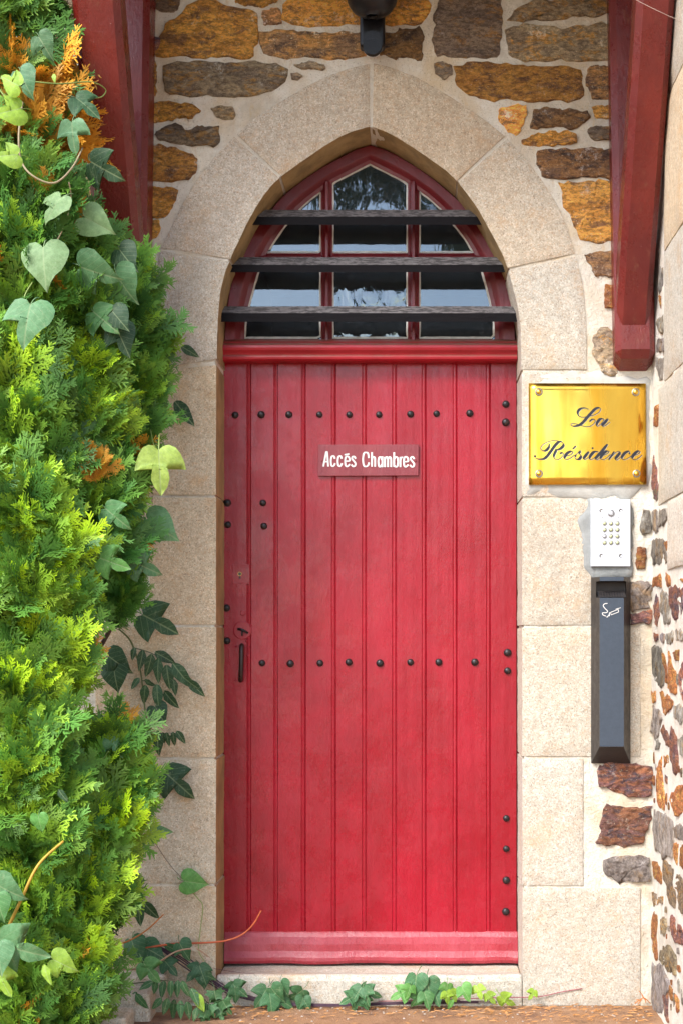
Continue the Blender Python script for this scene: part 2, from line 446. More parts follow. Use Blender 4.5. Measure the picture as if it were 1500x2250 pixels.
def front(u, v, h): return Vector((u, -h, v))
def side(u, v, h): return Vector((XW - h, u, v))
def rock(name, poly, mat, parent, mp=front, seed=0, h0=.009, tint=1.0, rough=.006, n=46, grow=1.0):
    """irregular stone: traced outline, rounded arris, broken face"""
    rnd = random.Random(seed*13 + 5)
    pts = [Vector(p).to_3d() for p in poly]
    cc = sum(pts, Vector())/len(pts); pts = [cc + (p-cc)*grow for p in pts]; pts.append(pts[0])
    ring = resample(pts, n+1)[:-1]
    c = sum(ring, Vector()) / n
    size = sum((p-c).length for p in ring)/n
    if size < .03: n2 = max(10, n//2); ring = resample(pts, n2+1)[:-1]; n = n2
    jit = min(.0065, size*.13)
    ring = [p + Vector((fbm((p.x, p.y, seed), 22, 5), fbm((p.y, p.x, seed+9), 22, 5), 0))*jit*1.6 for p in ring]
    V, F = [], []
    prof = [(1.0, -.03), (1.0, .0), (.985, h0*.75), (.93, h0), (.72, h0*1.1), (.48, h0*1.15), (.25, h0*1.2)]
    amp = min(rough, size*.14)
    for k, (s, h) in enumerate(prof):
        for p in ring:
            q = c + (p-c)*s
            d = 0 if k < 2 else amp*(.4 + .6*min(1, (k-1)/2))*(fbm((q.x, q.y, seed*1.7), 16, 5) + .5*fbm((q.x, q.y, seed), 55, 3))
            V.append(mp(q.x, q.y, h + d if k < 2 else max(.0022 if k > 2 else .001, h + d)))
    V.append(mp(c.x, c.y, h0*1.35 + amp*fbm((c.x, c.y, seed*1.7), 16, 5)))
    m = len(prof); fl = mp is side
    for k in range(m-1):
        for i in range(n):
            j = (i+1) % n; f = (k*n+i, k*n+j, (k+1)*n+j, (k+1)*n+i); F.append(f[::-1] if fl else f)
    for i in range(n):
        f = ((m-1)*n+i, (m-1)*n+(i+1) % n, len(V)-1); F.append(f[::-1] if fl else f)
    t = tint*rnd.uniform(.85, 1.12)
    return mk(name, V, F, mat, parent, True, (t, t*rnd.uniform(.94, 1.04), t*rnd.uniform(.9, 1.06)))

def zo(pts, s, ox, oy): return [(x/s + ox, y/s + oy) for x, y in pts]
def fpoly(pts): return [(P(x, y).x, P(x, y).z) for x, y in pts]
FR = []
z7 = lambda p: zo(p, 3.75, 330, 0); z2 = lambda p: zo(p, 2.3077, 850, 0)
FR += [(z7([(120,290),(150,210),(230,180),(330,60),(420,10),(540,40),(620,75),(780,90),(855,130),(860,230),(840,350),(800,470),(700,465),(620,450),(450,465),(300,455),(170,460),(80,450),(80,340)]), OCHRE, 1.0),
 (z7([(60,-10),(250,-10),(240,60),(190,105),(110,100),(60,60)]), GREYST, .9),
 (z7([(40,310),(90,320),(80,400),(40,420)]), PURPLE, 1.0),
 (z7([(700,-60),(1050,-60),(1040,10),(930,45),(800,40),(720,15)]), OCHRE, .9),
 (z7([(925,100),(1060,70),(1070,185),(945,210),(925,150)]), BROWN, 1.3),
 ([(579,75),(625,67),(700,75),(760,72),(802,78),(806,118),(745,130),(690,125),(640,125),(585,115)], BROWN, 1.45),
 ([(822,82),(880,70),(920,62),(927,75),(922,130),(880,125),(825,116)], BROWN, .65),
 ([(632,10),(680,-24),(905,-24),(932,20),(915,50),(870,55),(800,50),(745,55),(690,57),(645,52),(630,40)], OCHRE, 1.15),
 ([(370,148),(400,140),(470,140),(530,142),(560,138),(600,145),(622,155),(620,178),(600,195),(560,207),(530,212),(470,210),(430,208),(400,205),(375,200)], GREYST, .85),
 ([(650,142),(680,138),(712,142),(714,152),(680,153),(660,150)], GREYST, 1.0),
 ([(640,162),(652,160),(664,168),(655,176),(642,175)], GREYST, .9),
 ([(333,228),(370,226),(415,228),(430,238),(440,248),(420,255),(380,262),(333,268)], OCHRE, .75),
 ([(467,240),(490,235),(510,238),(517,252),(510,263),(490,262),(478,255)], GREYST, .85),
 ([(345,295),(365,280),(385,276),(405,285),(430,280),(478,280),(475,305),(465,320),(430,318),(395,315),(350,305)], GREYST, .6),
 ([(325,325),(360,322),(400,335),(430,350),(428,375),(415,392),(380,395),(325,398)], OCHRE, .8),
 ([(325,415),(375,412),(388,420),(383,440),(370,465),(350,475),(325,470)], OCHRE, .95),
 ([(325,485),(350,488),(353,500),(345,520),(325,530)], OCHRE, 1.0),
 ([(322,140),(343,140),(346,200),(322,215)], OCHRE, .8),
 (z2([(260,30),(290,0),(560,-30),(565,60),(560,200),(555,280),(480,285),(380,285),(260,275),(245,200),(255,120)]), GREYST, .62),
 (z2([(630,90),(660,60),(700,20),(760,5),(900,5),(1090,0),(1115,60),(1050,85),(980,75),(880,95),(780,100),(650,105)]), GREYST, .85),
 (z2([(625,160),(700,130),(800,140),(930,150),(1000,130),(1115,130),(1125,300),(1000,300),(850,305),(700,305),(640,280),(625,220)]), GREYST, 1.05),
 (z2([(235,325),(280,315),(330,335),(325,380),(290,400),(240,370)]), GREYST, .9),
 (z2([(370,350),(450,325),(560,330),(700,340),(800,345),(920,345),(960,370),(970,490),(900,505),(780,500),(650,505),(520,490),(430,480),(375,430)]), OCHRE, .72),
 (z2([(1015,360),(1060,335),(1135,345),(1135,490),(1050,495),(1015,440)]), BROWN, 1.25),
 (z2([(565,570),(600,545),(660,535),(705,545),(690,610),(650,680),(600,640),(570,610)]), OCHRE, 1.45),
 (z2([(755,560),(800,548),(900,560),(1000,565),(1015,605),(970,630),(940,655),(860,640),(740,640)]), BROWN, .75),
 (z2([(690,710),(740,680),(830,680),(900,665),(945,680),(945,725),(850,735),(730,738)]), OCHRE, 1.05),
 (z2([(1040,545),(1130,540),(1135,600),(1060,600)]), OCHRE, .9),
 (z2([(1015,660),(1060,640),(1135,645),(1135,710),(1060,710),(1025,690)]), GREYST, .8),
 (z2([(775,765),(850,760),(920,760),(1050,755),(1140,755),(1140,890),(1000,890),(880,905),(800,890),(770,830)]), BROWN, .85),
 (z2([(880,940),(960,935),(1060,930),(1150,930),(1150,1210),(1080,1220),(980,1200),(940,1120),(900,1020)]), OCHRE, 1.0),
 ([(1288,563),(1315,553),(1352,553),(1352,605),(1310,605),(1298,580)], BROWN, 1.1),
 ([(1326,632),(1352,625),(1352,680),(1330,676),(1325,652)], RUST, .95),
 ([(1303,738),(1320,725),(1352,725),(1352,818),(1325,822),(1310,792),(1302,770)], GREYST, 1.6),
 ([(1399,1201),(1418,1200),(1418,1248),(1398,1252),(1395,1235)], RUST, .9),
 ([(1384,1280),(1400,1275),(1425,1278),(1431,1310),(1425,1338),(1384,1343)], PALEST, .8),
 ([(1384,1349),(1415,1343),(1431,1336),(1431,1356),(1425,1375),(1400,1370),(1384,1372)], PURPLE, 1.7),
 ([(1412,1118),(1425,1120),(1429,1150),(1428,1170),(1408,1176),(1402,1160),(1408,1135)], PALEST, .85),
 ([(1312,1680),(1340,1674),(1380,1677),(1430,1680),(1431,1700),(1431,1750),(1400,1755),(1370,1748),(1330,1735),(1311,1725)], PURPLE, 1.5),
 ([(1330,1763),(1345,1768),(1400,1772),(1430,1768),(1430,1800),(1420,1820),(1415,1852),(1370,1862),(1340,1858),(1305,1855),(1320,1835),(1316,1810)], PURPLE, .95),
 ([(1325,1890),(1340,1880),(1380,1882),(1425,1882),(1430,1910),(1430,1940),(1350,1940),(1325,1920)], PALEST, .85),
 # left of the bracket, seen through the cypress
 ([(120,-20),(160,-20),(165,40),(120,50)], GREYST, 1.2), ([(60,60),(160,70),(165,130),(70,140)], GREYST, 1.3),
 ([(30,160),(150,160),(160,240),(20,250)], OCHRE, 1.0), ([(60,270),(190,262),(190,330),(60,340)], GREYST, 1.2), ([(20,360),(170,350),(215,400),(200,450),(30,455)], GREYST, 1.3)]
for i, (poly, m, t) in enumerate(FR):
    rock('rubble_stone', fpoly(poly), m, wall, front, i + 1, .0085, t*((1.95 if m is OCHRE else 1.8) if poly[0][1] < 900 else 1.3), .009, grow=1.10 if poly[0][1] < 900 else 1.0)

def courses(name, mp, parent, u0, u1, v0, v1, seed, mats):
    rnd = random.Random(seed); v = v0
    while v < v1:
        h = rnd.uniform(.07, .16); u = u0 + rnd.uniform(0, .08)
        while u < u1:
            w = rnd.uniform(.10, .34); w = min(w, u1 - u + .02)
            if w > .06:
                g = .013
                poly = [(u + g + rnd.uniform(0, .02), v + g), (u + w*.5, v + g*rnd.uniform(.6, 1.4)), (u + w - g - rnd.uniform(0, .02), v + g), (u + w - g, v + h*.5), (u + w - g - rnd.uniform(0, .02), v + h - g), (u + w*.5, v + h - g*rnd.uniform(.6, 1.4)), (u + g + rnd.uniform(0, .02), v + h - g), (u + g, v + h*.5)]
                rock(name, poly, rnd.choice(mats), parent, mp, rnd.randrange(9999), .007, rnd.uniform(1.0, 1.6), .006, 22)
            u += w
        v += h
courses('rubble_stone', front, wall, -2.5, P(20, 0).x, .02, 3.4, 5, [OCHRE, BROWN, GREYST, OCHRE])
def granite(inner, outer, parent, seed, deep=True, name='granite_block', ns=20, nt=12, tint=None, mat=None, gap=3.0, h0=.0072, back=.27, ochre_inner=False):
    """dressed block between two traced edges; the inner edge turns back into the opening"""
    A = resample([P(*p) for p in inner], ns); B = resample([P(*p) for p in outer], ns)
    L = sum((A[i+1]-A[i]).length for i in range(ns-1)); W = (A[0]-B[0]).length; g = gap/PXM
    V, F = [], []
    for i in range(ns):
        s = i/(ns-1); s2 = g/L + s*(1-2*g/L)
        k = s2*(ns-1); i0 = min(ns-2, int(k)); a = A[i0].lerp(A[i0+1], k-i0); b = B[i0].lerp(B[i0+1], k-i0)
        w = (a-b).length
        for j in range(nt):
            t = j/(nt-1); t2 = t**1.0
            p = a.lerp(b, t2*(1-g/w))
            e = min(s*L, (1-s)*L, t*w + (.004 if deep else 0), (1-t)*w)
            r = .0042*math.exp(-e/.003)
            h = h0 + .0012*fbm(p, 9, 4, seed) + .0016*fbm(p, 60, 2, seed) - r
            q = Vector((p.x, -h, p.z))
            if j == 0 or i in (0, ns-1) or j == nt-1:
                q.x += .0009*fbm(p, 60, 3, seed+3); q.z += .0009*fbm(p, 60, 3, seed+8)
            V.append(q)
    for i in range(ns-1):
        for j in range(nt-1): F.append((i*nt+j, i*nt+j+1, (i+1)*nt+j+1, (i+1)*nt+j))
    def skirt(idx, depths, flip):
        prev = list(range(len(V), len(V)+len(idx)))
        for k in idx: V.append(V[k].copy())
        for d in depths:
            base = len(V)
            for k in idx:
                v = V[k]; w = .0016*fbm((v.x, d*3, v.z), 30, 3, seed)
                V.append(Vector((v.x + w, d, v.z + w)))
            cur = list(range(base, base+len(idx)))
            for k in range(len(idx)-1):
                f = (prev[k], prev[k+1], cur[k+1], cur[k]); F.append(f[::-1] if flip else f)
            prev = cur
    n0 = len(F)
    skirt([i*nt for i in range(ns)], (.02, .08, .15, back) if deep else (.04,), False)
    n1 = len(F)
    skirt([i*nt + nt-1 for i in range(ns)], (.04,), True)
    skirt([j for j in range(nt)], (.27 if deep else .04,), True)
    skirt([(ns-1)*nt + j for j in range(nt)], (.27 if deep else .04,), False)
    rnd = random.Random(seed)
    t = tint or (rnd.uniform(1.5, 1.7),)*3
    o = mk(name, V, F, mat or GRANITE, parent, True, t)
    if ochre_inner:
        o.data.materials.append(REVEAL)
        for k in range(n0, n1): o.data.polygons[k].material_index = 1
    return o
def cut(path, a, b):
    """part of a traced path between two of its points by nearest index"""
    ia = min(range(len(path)), key=lambda i: (path[i][0]-a[0])**2 + (path[i][1]-a[1])**2)
    ib = min(range(len(path)), key=lambda i: (path[i][0]-b[0])**2 + (path[i][1]-b[1])**2)
    return path[ia:ib+1] if ia <= ib else path[ib:ia+1][::-1]
W1 = (1.48, 1.44, 1.36); W2 = (1.42, 1.42, 1.38); W3 = (1.85, 1.50, 1.02)
# arch ring: five stones each side of the apex joint
granite(cut(IN_L, (616, 390), (815, 279)), cut(OUT_L, (516, 296), (816, 137)), wall, 11, ochre_inner=True, tint=(1.5, 1.36, 1.18), ns=28)
granite(cut(IN_L, (506, 572), (616, 390)), cut(OUT_L, (350, 548), (516, 296)), wall, 12, ochre_inner=True, tint=(1.62, 1.5, 1.36), ns=28)
granite(cut(IN_L, (477, 792), (506, 572)) , cut(OUT_L, (331, 815), (350, 548)), wall, 13, ochre_inner=True, tint=W1, ns=26)
granite(cut(IN_R, (815, 279), (1004, 400)), cut(OUT_R, (816, 137), (1113, 300)), wall, 14, ochre_inner=True, tint=(1.5, 1.24, .92), ns=28)
granite(cut(IN_R, (1004, 400), (1115, 592)), cut(OUT_R, (1113, 300), (1266, 560)), wall, 15, ochre_inner=True, tint=(1.58, 1.44, 1.24), ns=28)
granite(cut(IN_R, (1115, 592), (1144, 788)) + [(1144, 815)], cut(OUT_R, (1266, 560), (1290, 815)), wall, 16, tint=W2, ns=26)
for i, (y0, y1, xo) in enumerate([(792, 1090, 300), (1090, 1375, 327), (1375, 1666, 208), (1666, 1944, 300), (1944, 2205, 190)]):
    y00 = y0 if i else 800
    granite([(475.5 - (y1 > 1400)*.7, y1), (476, y00)], [(xo, y1), (xo, y00 + (15 if not i else 0))], wall, 20+i, ochre_inner=True, tint=[W3, W3, (1.8, 1.46, 1.0), (1.72, 1.52, 1.2), (1.7, 1.4, 1.0)][i])
for i, (y0, y1, xo) in enumerate([(815, 1094, 1288), (1094, 1376, 1300), (1376, 1664, 1408), (1664, 1948, 1282), (1948, 2212, 1408)]):
    granite([(1145 + .4*i, y0), (1145.4 + .4*i, y1)], [(xo, y0), (xo, y1)], wall, 30+i, tint=[(1.5, 1.5, 1.48), (1.36, 1.33, 1.25), (1.52, 1.44, 1.3), (1.5, 1.5, 1.48), (1.42, 1.4, 1.34)][i])
# cement patch behind the plaque and the intercom (a smear with its own outline)
def patch(name, poly, h, mat, parent, seed):
    ring = resample([Vector((P(x, y).x, 0, P(x, y).z)) for x, y in poly + poly[:1]], 61)[:-1]
    c = sum(ring, Vector())/60; V, F = [], []
    ring = [p + Vector((fbm(p, 16, 5, seed), 0, fbm(p, 16, 5, seed+5)))*.016 for p in ring]
    for k, (s, hh) in enumerate([(1.0, .0), (.97, h*.8), (.8, h), (.4, h)]):
        for p in ring:
            q = c + (p-c)*s; V.append(Vector((q.x, -(hh + (k > 0)*.0012*fbm(q, 25, 4, seed)), q.z)))
    V.append(Vector((c.x, -h, c.z)))
    for k in range(3):
        for i in range(60): F.append((k*60+i, k*60+(i+1) % 60, (k+1)*60+(i+1) % 60, (k+1)*60+i))
    for i in range(60): F.append((180+i, 180+(i+1) % 60, 240))
    return mk(name, V, F, mat, parent, True)
CEM2 = m_plain('fresh_pale_cement', (.47, .46, .42), .92, 0, .8, .22, 18)
patch('cement_patch', [(1150, 824), (1250, 818), (1345, 822), (1425, 832), (1428, 960), (1427, 1070), (1380, 1092), (1260, 1094), (1152, 1090), (1150, 950)], .0085, CEM2, wall, 3)
patch('cement_patch', [(1276, 1120), (1290, 1098), (1380, 1100), (1392, 1120), (1390, 1200), (1388, 1255), (1388, 1272), (1300, 1275), (1280, 1245), (1270, 1190), (1268, 1160)], .0095, CEMENT, wall, 8)
# ------------------------------------------------------------------ side wall on the right
swall = empty('side_wall', (XW, -1.15, 0))
tag(swall, 'white mortared rubble side wall running forward at the right edge', 'wall')
def side_body():
    V, F = [], []; ny, nz = 44, 110; y0, y1, z0, z1 = 0.0, -2.3, -.05, 4.2
    for i in range(ny+1):
        for j in range(nz+1):
            y = y0 + (y1-y0)*(i/ny)**1.3; z = z0 + (z1-z0)*j/nz
            V.append((XW - .006*fbm((0, y, z), 7, 4, 4.1), y, z))
    for i in range(ny):
        for j in range(nz): a = i*(nz+1)+j; F.append((a, a+1, a+nz+2, a+nz+1))
    e = [ny*(nz+1)+j for j in range(nz+1)]; b = len(V)
    for k in e: V.append((XW + .45, V[k][1], V[k][2]))
    for j in range(nz): F.append((e[j], e[j+1], b+j+1, b+j))
    mk('mortar_bed', V, F, MORTAR_W, swall, True)
side_body()
def SP(px, py):
    """pixel on the side-wall plane -> (depth Y, Z)"""
    px = max(px, 1432.6); y = DIST*(XW*PXM)/(px - VX) - DIST
    return (y, P(px, py, y).z)
def spoly(pts): return [SP(x, y) for x, y in pts]
za = lambda p: zo(p, 7.5, 1400, 1080); zb = lambda p: zo(p, 7.5, 1400, 1380); zc = lambda p: zo(p, 7.5, 1400, 1660); zd = lambda p: zo(p, 7.5, 1400, 1950)
zu = lambda p: zo(p, 5.62, 1400, 380); zv = lambda p: zo(p, 3.41, 1130, 600)
SR = [(za([(250,-10),(350,-10),(350,110),(320,155),(280,120)]), PALEST, .6), (za([(250,340),(300,295),(345,320),(345,620),(295,680),(245,600),(230,540)]), PALEST, .85),
 (za([(365,310),(480,300),(495,420),(440,540),(360,570)]), PALEST, 1.0), (za([(235,820),(300,785),(400,790),(440,850),(490,1000),(490,1170),(350,1180),(265,1220),(240,1100),(225,960)]), PALEST, .72),
 (za([(450,830),(500,820),(505,1010),(470,960)]), RUST, .8), (za([(225,1490),(270,1400),(400,1385),(405,1550),(300,1560),(255,1570)]), RUST, 1.3),
 (za([(475,1360),(520,1370),(550,1450),(545,1560),(485,1550)]), RUST, 1.2), (za([(310,1710),(340,1760),(355,1900),(365,2040),(315,2210),(280,2080),(260,1900),(275,1830)]), PURPLE, 1.5),
 (za([(380,1660),(470,1650),(520,1780),(545,2170),(440,2180),(430,2020),(375,1960)]), PALEST, 1.05), (za([(525,1600),(640,1580),(760,1640),(760,1950),(700,2100),(590,2080),(560,1960),(530,1720)]), PURPLE, 1.1),
 (za([(700,1440),(780,1430),(780,1510)]), RUST, 1.3),
 (zb([(265,75),(345,110),(330,190),(290,210),(270,160)]), PURPLE, 1.2), (zb([(385,110),(420,75),(450,110),(445,230),(410,240),(385,170)]), PALEST, 1.1),
 (zb([(480,80),(590,65),(595,170),(580,240),(500,265),(470,160)]), PALEST, 1.1), (zb([(620,30),(720,10),(780,120),(740,220),(650,200)]), PALEST, 1.1),
 (zb([(225,330),(320,300),(400,340),(440,520),(470,760),(440,950),(340,930),(285,860),(260,680),(240,500)]), PALEST, .62), (zb([(430,430),(460,450),(495,740),(490,880),(465,760)]), RUST, .8),
 (zb([(530,410),(590,640),(635,800),(640,1060),(560,1060),(500,960),(515,650)]), RUST, 1.25), (zb([(580,420),(680,360),(680,520),(620,515)]), RUST, 1.0),
 (zb([(780,500),(700,700),(685,900),(720,1110),(780,1170)]), PURPLE, 1.8), (zb([(225,1050),(315,1050),(320,1200),(235,1220)]), RUST, 1.4),
 (zb([(380,1060),(430,1040),(440,1150),(490,1110),(560,1170),(590,1260),(560,1330),(500,1410),(460,1370),(400,1270)]), RUST, 1.3), (zb([(250,1290),(370,1400),(390,1490),(340,1750),(300,1850),(245,1740),(230,1500)]), PALEST, 1.0),
 (zb([(330,1850),(370,1900),(350,2010),(305,2000)]), PALEST, .9), (zb([(400,1690),(430,1600),(480,1700),(525,1820),(530,1940),(480,1900),(440,1840)]), PURPLE, .95),
 (zb([(555,1640),(620,1830),(660,2050),(660,2270),(640,2420),(570,2300),(540,1950)]), PURPLE, 1.15), (zb([(600,1320),(680,1240),(780,1330),(780,1540),(680,1540),(620,1460)]), PALEST, 1.0), (zb([(690,1850),(780,1740),(780,2130),(720,2080)]), PALEST, .8),
 (zc([(390,40),(345,120),(330,320),(330,760),(430,880),(440,680),(410,330),(395,200)]), RUST, 1.45), (zc([(440,0),(530,0),(520,110),(445,180)]), RUST, 1.3),
 (zc([(455,320),(500,340),(500,480),(470,430)]), PURPLE, 1.4), (zc([(540,680),(600,600),(780,480),(780,900),(640,990),(560,850)]), RUST, 1.6),
 (zc([(285,910),(400,960),(590,1100),(590,1280),(570,1690),(490,1630),(410,1680),(370,1580),(290,1540),(270,1200)]), PALEST, .95), (zc([(610,1190),(700,1150),(780,1200),(780,1370),(680,1390),(620,1330)]), PALEST, .95),
 (zc([(600,1450),(680,1460),(670,1810),(610,1740)]), RUST, 1.4), (zc([(700,1510),(780,1490),(780,1900),(710,1780)]), RUST, .95), (zc([(265,1730),(330,1780),(400,1950),(390,2110),(290,2010),(265,1900)]), RUST, 1.05),
 ([(1457,1893),(1464,1896),(1477,1911),(1491,1921),(1503,1940),(1503,2009),(1485,1995),(1480,1988),(1471,1987),(1465,1950),(1457,1930)], GREYST, 1.0),
 (zd([(240,80),(300,100),(330,170),(415,140),(400,240),(330,290),(265,295)]), GREYST, 1.5), (zd([(280,430),(325,470),(320,800),(335,1200),(310,1200),(270,1060),(225,860),(215,560)]), RUST, 1.05),
 (zd([(380,500),(470,510),(470,680),(450,780),(380,740)]), GREYST, 1.3), (zd([(545,500),(620,500),(700,640),(780,780),(780,920),(690,920),(630,880),(560,740)]), PURPLE, 1.6),
 (zd([(370,1080),(480,930),(540,980),(610,1130),(640,1450),(560,1350),(520,1400),(450,1260),(360,1200)]), GREYST, 1.1), (zd([(225,1260),(400,1300),(500,1500),(520,1700),(440,1750),(430,2050),(270,2020),(230,1800),(215,1500)]), PALEST, 1.05),
 (zd([(520,1610),(580,1680),(575,1880),(530,1800)]), RUST, 1.0), (zd([(440,1760),(490,1780),(500,2230),(440,2100)]), PURPLE, 1.2), (zd([(630,1780),(690,1850),(690,2050),(640,2060)]), RUST, 1.4),
 (zu([(280,1150),(320,1170),(325,1380),(280,1500),(265,1450)]), PALEST, .7), (zu([(270,1520),(325,1500),(325,1640),(290,1680)]), RUST, .9), (zu([(240,1840),(320,1760),(330,1950),(290,2000)]), PALEST, .9), (zu([(250,2050),(330,2050),(330,2200),(250,2200)]), PALEST, .75),
 (zv([(1060,990),(1080,1000),(1075,1150),(1040,1140)]), RUST, 1.1), (zv([(1040,1370),(1060,1480),(1080,1600),(1070,1700),(1030,1620),(1030,1450)]), PURPLE, 1.5), (zv([(1060,640),(1120,640),(1110,800),(1090,790)]), PALEST, .9)]
for i, (poly, m, t) in enumerate(SR):
    rock('rubble_stone', spoly(poly), m, swall, side, 100 + i, .004, t*1.3, .005, 30, 1.06)
# small pinning stones in the gaps of the side wall
boxes = []
for poly, m, t in SR:
    q = spoly(poly); boxes.append((min(a for a, b in q), max(a for a, b in q), min(b for a, b in q), max(b for a, b in q)))
rf = random.Random(77); cnt = 0
for k in range(2600):
    px, py = rf.uniform(1436, 1500), rf.uniform(1290, 2235); y, z = SP(px, py); ry, rz = rf.uniform(.010, .034), rf.uniform(.010, .040)
    if any(y + ry + .005 > a and y - ry - .005 < b and z + rz + .005 > c and z - rz - .005 < d for a, b, c, d in boxes): continue
    if z - rz < .01 or y + ry > -.005: continue
    boxes.append((y-ry, y+ry, z-rz, z+rz)); cnt += 1
    poly = [(y + ry*rf.uniform(.6, 1)*math.cos(a), z + rz*rf.uniform(.6, 1)*math.sin(a)) for a in [q*2*math.pi/8 for q in range(8)]]
    rock('rubble_stone', poly, rf.choice([RUST, PALEST, RUST, PURPLE, GREYST]), swall, side, 300 + cnt, .004, rf.uniform(.9, 1.4), .004, 20)
courses('rubble_stone', side, swall, -2.25, -1.08, .02, 3.0, 9, [RUST, PALEST, PURPLE, GREYST, PALEST])
# dressed blocks in the side wall
def side_block(y0, y1, z0, z1, seed, tint):
    V, F = [], []; n, m = 16, 14
    for i in range(n):
        for j in range(m):
            y = y0 + (y1-y0)*i/(n-1); z = z0 + (z1-z0)*j/(m-1)
            e = min(abs(y-y0), abs(y-y1), abs(z-z0), abs(z-z1)); w = .003*fbm((y, z, seed), 14, 3) if e < 1e-6 else 0
            V.append(Vector((XW - .011 - .002*fbm((1, y, z), 9, 4, seed) + .006*math.exp(-e/.006), y + w, z + w)))
    for i in range(n-1):
        for j in range(m-1): F.append((i*m+j, i*m+j+1, (i+1)*m+j+1, (i+1)*m+j))
    per = [i*m for i in range(n)] + [(n-1)*m+j for j in range(1, m)] + [i*m+m-1 for i in range(n-2, -1, -1)] + [j for j in range(m-2, 0, -1)]
    b = len(V)
    for k in per: V.append(V[k].copy())
    for k in per: V.append(Vector((XW + .03, V[k].y, V[k].z)))
    q = len(per)
    for k in range(q): F.append((b+k, b+(k+1) % q, b+q+(k+1) % q, b+q+k))
    mk('granite_block', V, F, GRANITE, swall, True, tint)
def zs(px, py): return SP(px, py)[1]
yq = SP(1461, 0)[0]; yq2 = SP(1468, 0)[0]
edges_z = [zs(1475, -160), zs(1475, 200), zs(1475, 532), zs(1475, 826), zs(1475, 1097), zs(1482, 1250)]
for i in range(5):
    side_block(yq if i < 3 else (SP(1449, 0)[0] if i == 3 else yq2), -1.05, edges_z[i+1] + .004, edges_z[i] - .004, 50+i, [W1, W3, W2, W2, (1.68, 1.68, 1.68)][i])

# dark room behind the door and window
YB = .30
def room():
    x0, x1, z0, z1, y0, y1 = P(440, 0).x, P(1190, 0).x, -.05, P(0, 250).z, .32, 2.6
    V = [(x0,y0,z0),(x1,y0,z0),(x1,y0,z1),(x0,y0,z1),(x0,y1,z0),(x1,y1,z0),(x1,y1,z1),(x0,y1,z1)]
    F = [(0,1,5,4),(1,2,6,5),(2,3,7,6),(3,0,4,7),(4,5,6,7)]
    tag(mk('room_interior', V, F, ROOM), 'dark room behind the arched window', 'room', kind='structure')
room()

# ------------------------------------------------------------------ threshold
YD = .215                                  # face of the door boards
zt = P(0, 2119, YD).z
thr = [(0.30, zt), (.10, zt - .004), (.012, P(0, 2143).z), (.002, P(0, 2148).z), (-.004, P(0, 2156).z), (-.004, -.04), (.30, -.04)]
t = extrude_x('stone_threshold', thr, P(475.8, 0).x, P(1146.3, 0).x, GRANITE, None, 30, .004, False)
t.color = (1.42, 1.4, 1.34, 1); bevel(t, .006, 2)
tag(t, 'pale granite threshold step under the red door', 'threshold')

# ------------------------------------------------------------------ door
door = empty('plank_door', (P(812, 0, YD).x, YD, zt)); tag(door, 'red painted plank door with black iron studs', 'door')
zd0, zd1 = P(0, 2062, YD).z, P(0, 786, YD).z
joints = [491, 551, 610, 671, 737, 804, 870, 935, 1003, 1076, 1135]
def plank(xa, xb, first, last, seed):
    rnd = random.Random(seed); w = xb - xa; b = .0125
    o = rnd.uniform(-.0015, .0015)
    # flat, groove, bead, joint (beaded matchboard)
    prof = [(xa + .0003, .0030), (xa + .0022, o)]
    nfl = 5
    for k in range(1, nfl): prof.append((xa + .0035 + (w - b - .006)*k/nfl, o + rnd.uniform(-.0004, .0004)))
    if not last:
        prof += [(xb - b - .003, o), (xb - b - .0005, o + .0026), (xb - b + .0005, o + .0026), (xb - b + .0026, o + .0010), (xb - b*.5, o - .0002), (xb - .0030, o + .0012), (xb - .0003, .0030)]
    else: prof += [(xb - .004, o), (xb - .001, o + .004)]
    V, F = [], []; nz = 44; m = len(prof)
    for j in range(nz+1):
        z = zd0 + (zd1-zd0)*j/nz
        for (x, y) in prof:
            V.append((x + .0008*fbm((seed, 0, z), 3, 3), YD + y + .0012*fbm((x, seed, z), 4, 3), z))
    for j in range(nz):
        for k in range(m-1): F.append((j*m+k, j*m+k+1, (j+1)*m+k+1, (j+1)*m+k))
    # back and sides
    b0 = len(V)
    for z in (zd0, zd1):
        V.append((xa + .0012, YD + .04, z)); V.append((xb - .0012, YD + .04, z))
    F.append((b0, b0+2, b0+3, b0+1))
    F.append(tuple([j*m for j in range(nz, -1, -1)] + [b0, b0+2])); F.append(tuple([j*m+m-1 for j in range(nz+1)] + [b0+3, b0+1]))
    F.append(tuple([nz*m+k for k in range(m)] + [b0+3, b0+2]))
    o = mk('plank', V, F, RED, door)
    return o
for i in range(10): plank(P(joints[i], 0, YD).x, P(joints[i+1], 0, YD).x, i == 0, i == 9, i+1)
# backing behind the joints
box('back_rail', P(494, 0, YD).x, P(1132, 0, YD).x, YD + .041, YD + .06, zd0, zd1, REDF, door)
# weatherboard along the foot
zw = lambda py: P(0, py, YD - .02).z
wb = [(YD + .03, zw(2049)), (YD + .0, zw(2049)), (YD - .004, zw(2052)), (YD - .012, zw(2060)), (YD - .017, zw(2075)), (YD - .019, zw(2090)), (YD - .024, zw(2097)), (YD - .029, zw(2103)), (YD - .030, zw(2110)), (YD - .026, zw(2116)), (YD - .018, zw(2118)), (YD + .03, zw(2117))]
extrude_x('weatherboard', wb, P(493, 0, YD - .02).x, P(1136.5, 0, YD - .02).x, REDW, door, 60, .0035)
STUDS = [(517,912),(574,911),(635,911),(702,911),(767,911),(832,911),(901,910),(958,909),(1031,908),(1110,888),(1110,928),(500,1105),(578,1105),(501,1153),(580,1156),(498,1336),(499,1408),
 (576,1457),(638,1458),(703,1457),(766,1455),(834,1457),(901,1455),(963,1455),(1042,1455),(1114,1434),(1114,1474),(1111,1798),(1111,1865),(1111,1934),(1110,2003)]
sme = None
